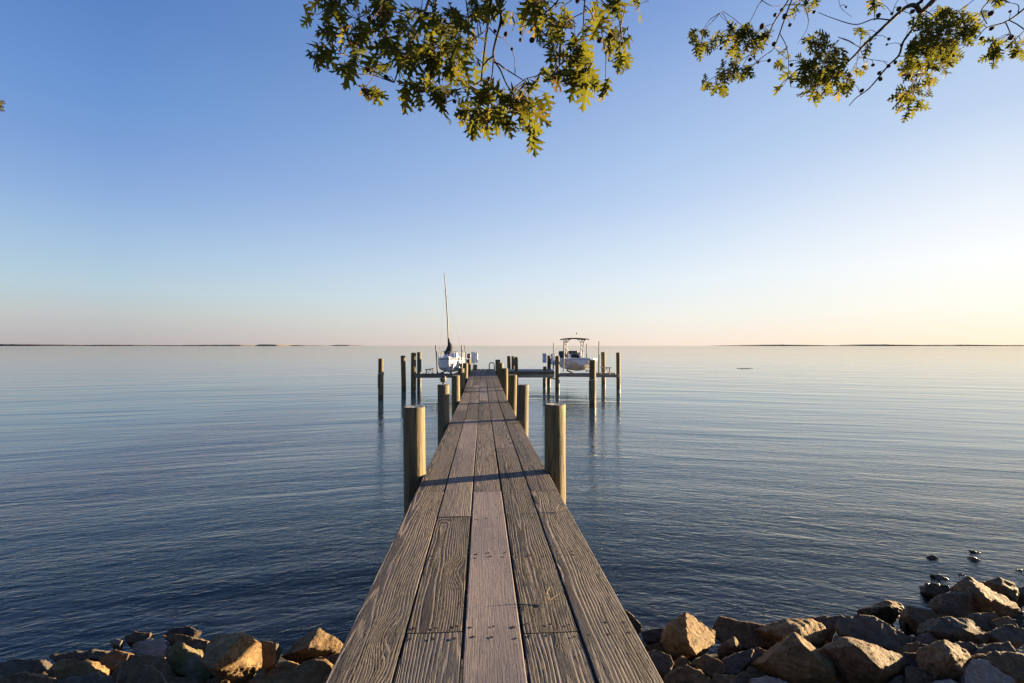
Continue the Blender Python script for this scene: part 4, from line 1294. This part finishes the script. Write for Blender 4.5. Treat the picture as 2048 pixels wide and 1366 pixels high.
def bough(origin_pts, stems, blobs, galls, Yc, dY, leafL, seed, droop):
    """origin_pts: world points of the thick limb from trunk; stems: pixel polylines with radii; blobs: (px,py,rx,ry,count)"""
    rnd = random.Random(seed)
    random.seed(seed)
    org = Vector(origin_pts[-1])
    B = MB()
    n = len(origin_pts)
    B.tube(origin_pts, [lerp(.16, .035, i / (n - 1)) for i in range(n)], 10)
    nodes = []
    for (pl, r0, r1) in stems:
        ph = rnd.uniform(0, 6)
        k0 = rnd.uniform(-.5, .5) * dY
        # resample the polyline smoothly
        pts = []
        m = len(pl)
        for i in range(m - 1):
            p0 = pl[max(i - 1, 0)]; p1 = pl[i]; p2 = pl[i + 1]; p3 = pl[min(i + 2, m - 1)]
            for s_ in range(5):
                t = s_ / 5
                q = [.5 * ((2 * p1[c]) + (-p0[c] + p2[c]) * t + (2 * p0[c] - 5 * p1[c] + 4 * p2[c] - p3[c]) * t * t + (-p0[c] + 3 * p1[c] - 3 * p2[c] + p3[c]) * t ** 3) for c in (0, 1)]
                pts.append(q)
        pts.append(pl[-1])
        W3 = []
        for i, q in enumerate(pts):
            f = i / (len(pts) - 1)
            W3.append(wpt(q, Yc + k0 * f + .05 * math.sin(f * 5 + ph)))
        B.tube(W3, [lerp(r0, r1, i / (len(W3) - 1)) for i in range(len(W3))], 7)
        nodes += W3[len(W3) // 4:]
        if pl[0][1] >= -10 and len(nodes) > len(W3):
            e = min(nodes[:-len(W3) + len(W3) // 4], key=lambda p: (p - W3[0]).length)
            B.tube([e, e.lerp(W3[0], .5) + Vector((0, 0, .01)), W3[0]], [r0, r0, r0], 6)
        # join to the thick limb if it starts at the top of the view
        if pl[0][1] < -10:
            e = min(origin_pts, key=lambda p: (Vector(p) - W3[0]).length)
            mid = (Vector(e) + W3[0]) / 2 + Vector((0, 0, .12))
            B.tube([e, mid, W3[0]], [r0 * 1.5, r0 * 1.2, r0], 7)
    Lv = Leaves()
    gall_pts = []
    TW = MB()
    for (px, py, rx, ry, cnt) in blobs:
        cY = Yc + rnd.uniform(-.5, .5) * dY
        c = wpt((px, py), cY)
        near = min(nodes, key=lambda p: (p - c).length)
        nt = max(2, cnt // 6)
        tips = []
        for k in range(nt):
            a = rnd.uniform(0, 2 * PI); q = math.sqrt(rnd.random())
            tip = wpt((px + rx * q * .8 * math.cos(a), py + ry * q * .8 * math.sin(a) - ry * .25), cY + rnd.uniform(-.5, .5) * (rx + ry) / F * Yc)
            root = near if (near - tip).length < .9 else min(nodes + tips, key=lambda p: (p - tip).length)
            root = min([near] + tips, key=lambda p: (p - tip).length) if rnd.random() < .6 else root
            mid = root.lerp(tip, .5) + Vector((rnd.uniform(-.02, .02), rnd.uniform(-.03, .03), rnd.uniform(-.01, .03)))
            TW.tube([root, mid, tip], [.0045, .0034, .0022], 5)
            tips.append(tip)
        for k in range(int(cnt * .8 + .5)):
            for _ in range(6):
                a = rnd.uniform(0, 2 * PI); q = math.sqrt(rnd.random())
                lx = px + rx * q * math.cos(a); ly = py + ry * q * math.sin(a)
                break
            p = wpt((lx, ly), cY + rnd.gauss(0, .55) * (rx + ry) * .5 / F * Yc)
            tp = min(tips, key=lambda t: (t - p).length)
            d = p - tp
            if d.length > .16: p = tp + d * (.16 / d.length) + d * .35
            ax = (p - tp)
            if ax.length < 1e-4: ax = Vector((0, 0, -1))
            ax = ax.normalized() * .8 + Vector((rnd.gauss(droop[0], .45), rnd.gauss(0, .5), rnd.gauss(droop[1], .4)))
            ax.normalize()
            L = leafL * rnd.uniform(.62, 1.12)
            nrm = Vector((rnd.gauss(.1, .7), rnd.gauss(-.5, .7), rnd.gauss(.4, .7)))
            st0 = p - ax * L * .5
            ti = min(1, max(0, rnd.gauss(.40, .2)))
            if rnd.random() < .10: ti = rnd.uniform(.78, 1)
            Lv.add(st0, ax, nrm, L, rnd.uniform(-.1, .45), ti)
            TW.tube([tp, tp.lerp(st0, .5) + Vector((0, 0, .006)), st0 + ax * L * .06], .0011, 4, cap=False)
    Bo = B.build('bough', M['bark'], oak)
    fo = Lv.build('foliage', Bo, Vector((0, 0, 0)))
    tot = world_of(Bo)
    fo.matrix_parent_inverse = tot.inverted()
    # galls: knobbly little balls, one mesh shared
    gm = None
    for (px, py, rp) in galls:
        Y = Yc + rnd.uniform(-.3, .3) * dY
        c = wpt((px, py), Y); r = rp * .86 / F * Y
        if gm is None:
            bm = bmesh.new(); bmesh.ops.create_icosphere(bm, subdivisions=3, radius=1)
            for v in bm.verts: v.co *= 1 + .22 * mnoise.fractal(v.co * 2.3 + Vector((seed, 0, 0)), 1, 2, 3)
            for f in bm.faces: f.smooth = True
            gm = bpy.data.meshes.new('oak_gall'); bm.to_mesh(gm); bm.free(); gm.materials.append(M['gall'])
        e = min(nodes, key=lambda p: (p - c).length)
        TW.tube([e, e.lerp(c, .5) + Vector((.01, 0, .02)), c], [.0035, .0028, .0024], 5)
        o = bpy.data.objects.new('oak_gall', gm); COL.objects.link(o)
        o.parent = Bo
        o.matrix_parent_inverse = tot.inverted()
        o.location = c; o.scale = (r * rnd.uniform(.9, 1.1), r, r * rnd.uniform(.9, 1.15)); o.rotation_euler = (rnd.uniform(0, 6), rnd.uniform(0, 6), 0)
    TW.build('twigs', M['twig'], Bo)

# centre bough, about three metres ahead
ST1 = [([(996, -70), (982, 0), (974, 60), (967, 120), (961, 172)], .012, .005), ([(1004, -70), (1000, 0), (1002, 40), (990, 88), (987, 115), (1001, 140), (1010, 162), (1020, 182)], .012, .004),
       ([(987, 112), (984, 150), (974, 186)], .006, .003), ([(1008, 136), (1030, 150), (1055, 166)], .005, .0025), ([(880, -70), (858, 0), (836, 60), (806, 118), (788, 165)], .012, .004),
       ([(886, -60), (872, 0), (868, 50), (850, 100), (822, 142)], .008, .003), ([(790, -50), (770, 0), (742, 40)], .007, .003), ([(1135, -40), (1115, 2), (1085, 30), (1054, 52)], .007, .003),
       ([(1182, -50), (1170, 0), (1167, 50), (1165, 78)], .007, .003), ([(1198, -60), (1194, 0), (1200, 30), (1202, 58)], .006, .003), ([(1180, -40), (1204, 2), (1230, 20), (1243, 48)], .005, .002),
       ([(1174, 22), (1146, 35), (1120, 47)], .004, .002), ([(1142, 95), (1122, 110), (1110, 128), (1104, 150)], .004, .002), ([(868, 96), (800, 116), (762, 130), (720, 120), (682, 106)], .006, .002),
       ([(961, 165), (940, 172), (908, 180)], .005, .002), ([(690, -40), (680, 10), (690, 60), (700, 95)], .006, .003), ([(975, 52), (992, 70), (1010, 80), (1024, 100)], .004, .0015), ([(971, 62), (945, 80), (915, 110)], .004, .002),
       ([(925, -50), (932, 0), (938, 60), (925, 100)], .006, .003), ([(868, 90), (860, 140), (880, 180)], .004, .002)]
BL1 = [(640, 25, 35, 24, 12), (700, 28, 50, 34, 22), (663, 72, 14, 26, 7), (636, 118, 25, 22, 9), (690, 138, 22, 20, 7), (728, 88, 52, 38, 24), (800, 50, 50, 45, 28), (800, 112, 60, 34, 28), (744, 188, 24, 22, 9), (860, 128, 60, 48, 34),
       (850, 190, 55, 24, 18), (898, 66, 40, 48, 26), (935, 30, 18, 36, 8), (920, 130, 40, 46, 22), (898, 205, 28, 24, 10), (950, 100, 16, 34, 7), (945, 20, 12, 20, 4), (980, 16, 30, 22, 9), (1085, 16, 42, 22, 15), (1048, 46, 36, 18, 12),
       (1095, 62, 28, 24, 10), (1108, 98, 20, 28, 10), (1132, 34, 14, 26, 6), (960, 232, 50, 38, 38), (1022, 222, 58, 38, 46), (1050, 196, 38, 26, 16), (1070, 270, 16, 22, 8), (1108, 160, 12, 12, 5), (1160, 140, 30, 44, 34), (1172, 172, 24, 22, 13),
       (1205, 184, 14, 20, 4), (1195, 62, 26, 24, 10), (1236, 90, 22, 42, 14), (1246, 126, 14, 18, 5), (1235, 16, 15, 17, 6), (1268, 18, 20, 22, 6), (1184, 36, 14, 18, 4), (1150, 96, 20, 20, 8), (770, 30, 40, 30, 12), (850, 30, 40, 30, 12),
       (1085, 150, 16, 10, 4), (990, 190, 30, 14, 8)]
GL1 = [(738, 36, 5.5), (747, 43, 5), (763, 48, 5.5), (777, 38, 4), (736, 140, 5), (772, 154, 5), (909, 203, 5), (923, 226, 5), (853, 30, 6), (1004, 46, 6), (1012, 68, 5), (1042, 66, 4), (1041, 80, 4), (1064, 80, 6), (1024, 98, 3.5), (977, 158, 5), (1111, 118, 5), (1148, 78, 5.5), (1162, 105, 5.5), (1147, 116, 5), (1200, 80, 7), (1220, 72, 6), (1048, 203, 5.5), (961, 198, 5), (1076, 60, 4), (1155, 2, 5), (990, 62, 4), (870, 56, 4.5), (890, 42, 4)]
bough([(TREE.x - .1, TREE.y + .2, 6.6), (2.2, -1.6, 6.9), (1.2, .6, 6.5), (.55, 2.0, 6.0), (.15, 2.9, 5.55), (-.1, 3.35, 5.3)], ST1, BL1, GL1, 3.3, .55, .168, 5, (0.0, -.8))

# right bough, farther ahead
ST2 = [([(1930, -60), (1868, 0), (1843, 23), (1832, 12), (1820, 11), (1803, 21), (1782, 40), (1754, 66), (1726, 92), (1708, 112), (1670, 146), (1640, 166)], .030, .007), ([(1843, 23), (1830, 51), (1807, 83), (1798, 110), (1775, 133), (1739, 176), (1712, 196), (1698, 212)], .016, .004),
       ([(2110, -40), (2048, 18), (2011, 44), (1974, 55), (1958, 72)], .013, .004), ([(2000, -50), (1978, 0), (1963, 22), (1974, 48)], .010, .004), ([(1545, -50), (1524, 0), (1517, 10), (1493, 58)], .007, .003),
       ([(1610, -60), (1577, 0), (1547, 47), (1532, 81), (1500, 109), (1485, 132)], .010, .003), ([(1618, -60), (1584, 0), (1568, 42), (1555, 79), (1547, 98), (1528, 112), (1493, 140)], .010, .003), ([(1560, 68), (1572, 91), (1577, 123), (1574, 158), (1560, 178)], .005, .002),
       ([(1607, 10), (1616, 32), (1614, 58), (1595, 88)], .005, .002), ([(1780, 40), (1748, 38), (1712, 49), (1670, 38), (1637, 25)], .008, .003), ([(1523, 0), (1545, 12), (1576, 10), (1605, 14)], .004, .002), ([(1547, 47), (1525, 55), (1505, 68)], .004, .002),
       ([(1800, 112), (1840, 114), (1880, 113)], .005, .002), ([(1750, 40), (1752, 12), (1790, -20)], .004, .002), ([(1785, 36), (1790, 10), (1812, -20)], .004, .002), ([(2011, 44), (2021, 68), (2018, 76), (1996, 92)], .006, .003), ([(2036, 26), (2036, 10), (2010, 4)], .006, .002),
       ([(1676, 74), (1700, 82), (1720, 96)], .004, .002), ([(1754, 66), (1740, 60), (1720, 70)], .003, .002), ([(1730, 112), (1720, 115), (1776, 124)], .004, .002), ([(1835, 120), (1834, 150), (1830, 178), (1822, 196)], .005, .002), ([(1880, 40), (1920, 20), (1960, -10)], .006, .003), ([(1672, 155), (1690, 152), (1704, 150)], .003, .0015),
       ([(1640, 166), (1610, 175), (1582, 174)], .004, .0015), ([(1445, 22), (1440, 30), (1458, 48)], .003, .0015), ([(1458, 48), (1470, 62), (1490, 70)], .003, .002), ([(1668, -60), (1678, 2), (1684, 18), (1704, 34)], .003, .0015), ([(1958, 72), (1940, 88), (1915, 100)], .004, .002), ([(1500, 109), (1470, 128), (1440, 148)], .004, .002),
       ([(1490, 75), (1450, 82), (1415, 78)], .004, .002), ([(2050, 60), (2030, 80), (2010, 98)], .006, .003)]
BL2 = [(1400, 68, 18, 13, 11), (1395, 98, 15, 18, 13), (1424, 86, 10, 14, 7), (1460, 76, 22, 24, 17), (1492, 76, 27, 27, 40), (1520, 80, 19, 18, 19), (1472, 112, 13, 18, 10), (1458, 142, 24, 16, 19), (1488, 146, 24, 14, 16), (1432, 170, 20, 20, 16), (1411, 164, 8, 12, 4), (1564, 116, 14, 20, 9), (1580, 146, 14, 14, 5),
       (1640, 88, 25, 24, 28), (1656, 120, 40, 30, 52), (1624, 150, 28, 24, 34), (1650, 175, 44, 20, 40), (1682, 168, 22, 24, 16), (1626, 196, 12, 12, 5), (1600, 126, 14, 14, 6), (1612, 8, 22, 12, 12), (1592, 26, 8, 9, 4), (1560, 180, 9, 5, 3), (1750, 8, 14, 12, 7), (1870, 30, 28, 18, 18), (1902, 40, 40, 18, 34), (1852, 72, 32, 28, 42), (1892, 72, 48, 32, 62),
       (1932, 54, 28, 22, 28), (1850, 102, 38, 23, 42), (1892, 102, 38, 23, 40), (1820, 132, 24, 24, 22), (1870, 132, 28, 18, 24), (1806, 150, 14, 12, 9), (1850, 156, 24, 11, 14), (1820, 188, 28, 18, 26), (1822, 212, 34, 15, 18), (1965, 32, 14, 7, 4), (1986, 86, 20, 12, 9), (1982, 115, 20, 17, 19), (2036, 96, 18, 19, 17), (1998, 3, 16, 8, 7), (1720, 136, 14, 18, 6), (1720, 64, 12, 8, 4), (1738, 92, 10, 16, 5), (1665, 150, 30, 18, 20), (1840, 48, 20, 16, 8), (1530, 70, 12, 10, 6)]
GL2 = [(1842, 3, 4.5), (1836, 8, 4), (1825, 23, 5), (1798, 18, 5), (1784, 27, 3.5), (1757, 31, 5), (1820, 45, 3.5), (1778, 78, 3.5), (1774, 89, 2.5), (1791, 125, 4), (1777, 132, 4), (1746, 130, 3.5), (1759, 146, 4.5), (1761, 158, 4.5), (1724, 181, 4), (1706, 166, 5), (1703, 173, 4), (1951, 49, 5), (1983, 57, 4.5), (1964, 77, 4.5), (1982, 27, 5), (2020, 23, 3), (2022, 75, 5.5), (1993, 95, 5), (1895, 66, 6), (1945, 62, 6), (1872, 116, 6), (1836, 134, 6), (1907, 110, 5), (1524, 53, 5.5), (1564, 20, 4.5), (1550, 30, 4), (1570, 33, 6), (1548, 88, 4.5), (1538, 121, 4), (1501, 136, 4), (1500, 119, 4.5), (1516, 124, 3.5), (1442, 97, 3.5), (1461, 51, 4), (1464, 57, 3.5), (1583, 130, 4), (1584, 164, 3), (1695, 118, 3.5), (1698, 150, 4), (1580, 50, 4), (1640, 144, 5), (1666, 146, 5), (1628, 24, 3.5), (1692, 14, 2.5), (1803, 90, 3)]
bough([(TREE.x, TREE.y + .2, 7.4), (3.9, -1.0, 8.0), (4.9, 2.0, 7.9), (5.6, 4.2, 7.3), (5.75, 5.3, 6.8)], ST2, BL2, GL2, 5.5, .7, .150, 9, (-.15, -.6))

# tip of another tree at the left edge
def edge_tip():
    Y = 6.0
    T = empty('shrub_tree', P(-260, 1330, Y - 1.5), 'reddish twig tip poking in at the left edge of the sky', 'tree')
    b = MB()
    base = P(-700, 1200, Y)
    b.tube([Vector((base.x, Y, .2)), Vector((base.x + .1, Y, 3)), P(-560, 260, Y), P(-300, 190, Y), P(-80, 200, Y), P(-8, 210, Y)], [.09, .07, .045, .025, .01, .003], 8)
    b.build('trunk', M['bark'], T)
    Lv = Leaves()
    rnd = random.Random(4); random.seed(4)
    for k in range(120):
        t = rnd.random()
        px = -320 + 322 * t; py = 195 + 12 * t + rnd.gauss(0, 14 * (1.15 - t))
        if px > -10: py = 210 + rnd.uniform(-8, 8)
        Lv.add(P(px - 6, py, Y + rnd.gauss(0, .1)), Vector((.8, rnd.gauss(0, .3), rnd.gauss(-.1, .35))), Vector((0, -.3, 1)), .06, .2, rnd.uniform(.5, 1))
    for (px, py, dz) in ((-5, 204, .12), (-3, 206, -.05), (-6, 210, -.3), (-4, 217, -.35), (-8, 214, .05)):
        Lv.add(P(px, py, Y), Vector((.9, 0, dz)), Vector((0, -1, .4)), .085, .1, .85)
    fo = Lv.build('foliage', T, Vector((0, 0, 0)))
    fo.matrix_parent_inverse = world_of(T).inverted()
edge_tip()

# ------------------------------------------------------------------ light, sky, camera
SUN_EL = math.radians(5.2)
SUN_AZ = math.radians(68.5)               # clockwise from the view axis
sd = Vector((math.sin(SUN_AZ) * math.cos(SUN_EL), math.cos(SUN_AZ) * math.cos(SUN_EL), math.sin(SUN_EL)))
L = bpy.data.lights.new('sun', 'SUN'); L.energy = 5.0; L.angle = math.radians(.6); L.color = (1.0, .74, .42)
lo = bpy.data.objects.new('sun', L); COL.objects.link(lo)
lo.rotation_euler = sd.to_track_quat('Z', 'Y').to_euler()
EXPO = 2.5
W = bpy.data.worlds.new('World'); S.world = W; W.use_nodes = True
class GW(G):
    def __init__(s, nt): s.nt = nt; nt.nodes.clear()
g = GW(W.node_tree)
nt = W.node_tree
sky = nt.nodes.new('ShaderNodeTexSky'); sky.sky_type = 'NISHITA'; sky.sun_disc = False
sky.sun_elevation = SUN_EL; sky.sun_rotation = SUN_AZ
sky.altitude = 0; sky.air_density = 1.0; sky.dust_density = .3; sky.ozone_density = 3.0
# evening air: the tint of the sky by height above the horizon, away from, beside and towards the sun
d = g.sep(g.n('TexCoord', out=0))
elev = g.m('DIVIDE', g.m('ARCSINE', d[2]), math.radians(60))
hor = g.m('MAXIMUM', g.m('SQRT', g.m('MULTIPLY_ADD', d[0], d[0], g.m('MULTIPLY', d[1], d[1]))), 1e-4)
cosa = g.m('DIVIDE', g.m('ADD', g.m('MULTIPLY', d[0], math.sin(SUN_AZ)), g.m('MULTIPLY', d[1], math.cos(SUN_AZ))), hor)
ang = g.m('ARCCOSINE', g.m('MINIMUM', g.m('MAXIMUM', cosa, -1.0), 1.0))
def lin(c): return tuple((v / 255 / 12.92) if v < 11 else ((v / 255 + .055) / 1.055) ** 2.4 for v in c)
def skyramp(st): return g.ramp(elev, [(e / 60, lin(c)) for e, c in st])
away = skyramp([(0, (183, 175, 178)), (2.9, (192, 196, 197)), (5.3, (184, 205, 216)), (9, (166, 195, 223)), (13.6, (141, 174, 220)), (18, (122, 158, 214)), (22.2, (106, 149, 208)), (29.2, (89, 131, 194)), (55, (56, 94, 158))])
side = skyramp([(0, (249, 229, 214)), (3.4, (241, 241, 234)), (7.3, (229, 239, 246)), (10.6, (215, 230, 245)), (16, (190, 211, 241)), (21, (173, 199, 235)), (25.8, (158, 185, 228)), (33.4, (129, 161, 216)), (55, (72, 112, 176))])
sunw = skyramp([(0, (255, 240, 214)), (3.75, (255, 251, 240)), (7.8, (252, 253, 252)), (11.9, (236, 242, 250)), (15.7, (218, 230, 246)), (19.5, (195, 214, 240)), (30, (160, 188, 230)), (40, (120, 152, 208)), (55, (80, 120, 184))])
R_ = math.radians
c1 = g.mix(g.mapr(ang, R_(50.5), R_(108), 0.0, 1.0), side, away)
c2 = g.mix(g.mapr(ang, R_(24), R_(50.5), 0.0, 1.0), sunw, c1)
STR = .15
c2 = g.mix(1.0, c2, (1 / (STR * 2 ** EXPO),) * 3, 'MULTIPLY')
nt.nodes[-1].clamp_result = False
col = g.mix(.012, c2, sky.outputs[0])
nt.nodes[-1].clamp_result = False
bg = g.n('Background', {0: col, 1: STR})
out = nt.nodes.new('ShaderNodeOutputWorld'); nt.links.new(bg, out.inputs[0])

cam = bpy.data.cameras.new('camera')
cam.sensor_width = 36; cam.lens = 36 * F / 2048
cam.shift_y = (HORIZON - 683) / 2048
cam.clip_start = .05; cam.clip_end = 60000
co = bpy.data.objects.new('camera', cam); COL.objects.link(co)
co.location = (0, 0, EYE); co.rotation_euler = (PI / 2, 0, 0)
S.camera = co
S.view_settings.view_transform = 'Standard'
S.view_settings.look = 'None'
S.view_settings.exposure = EXPO
S.view_settings.gamma = 1
S.cycles.use_denoising = True
S.cycles.max_bounces = 8
S.cycles.transparent_max_bounces = 12
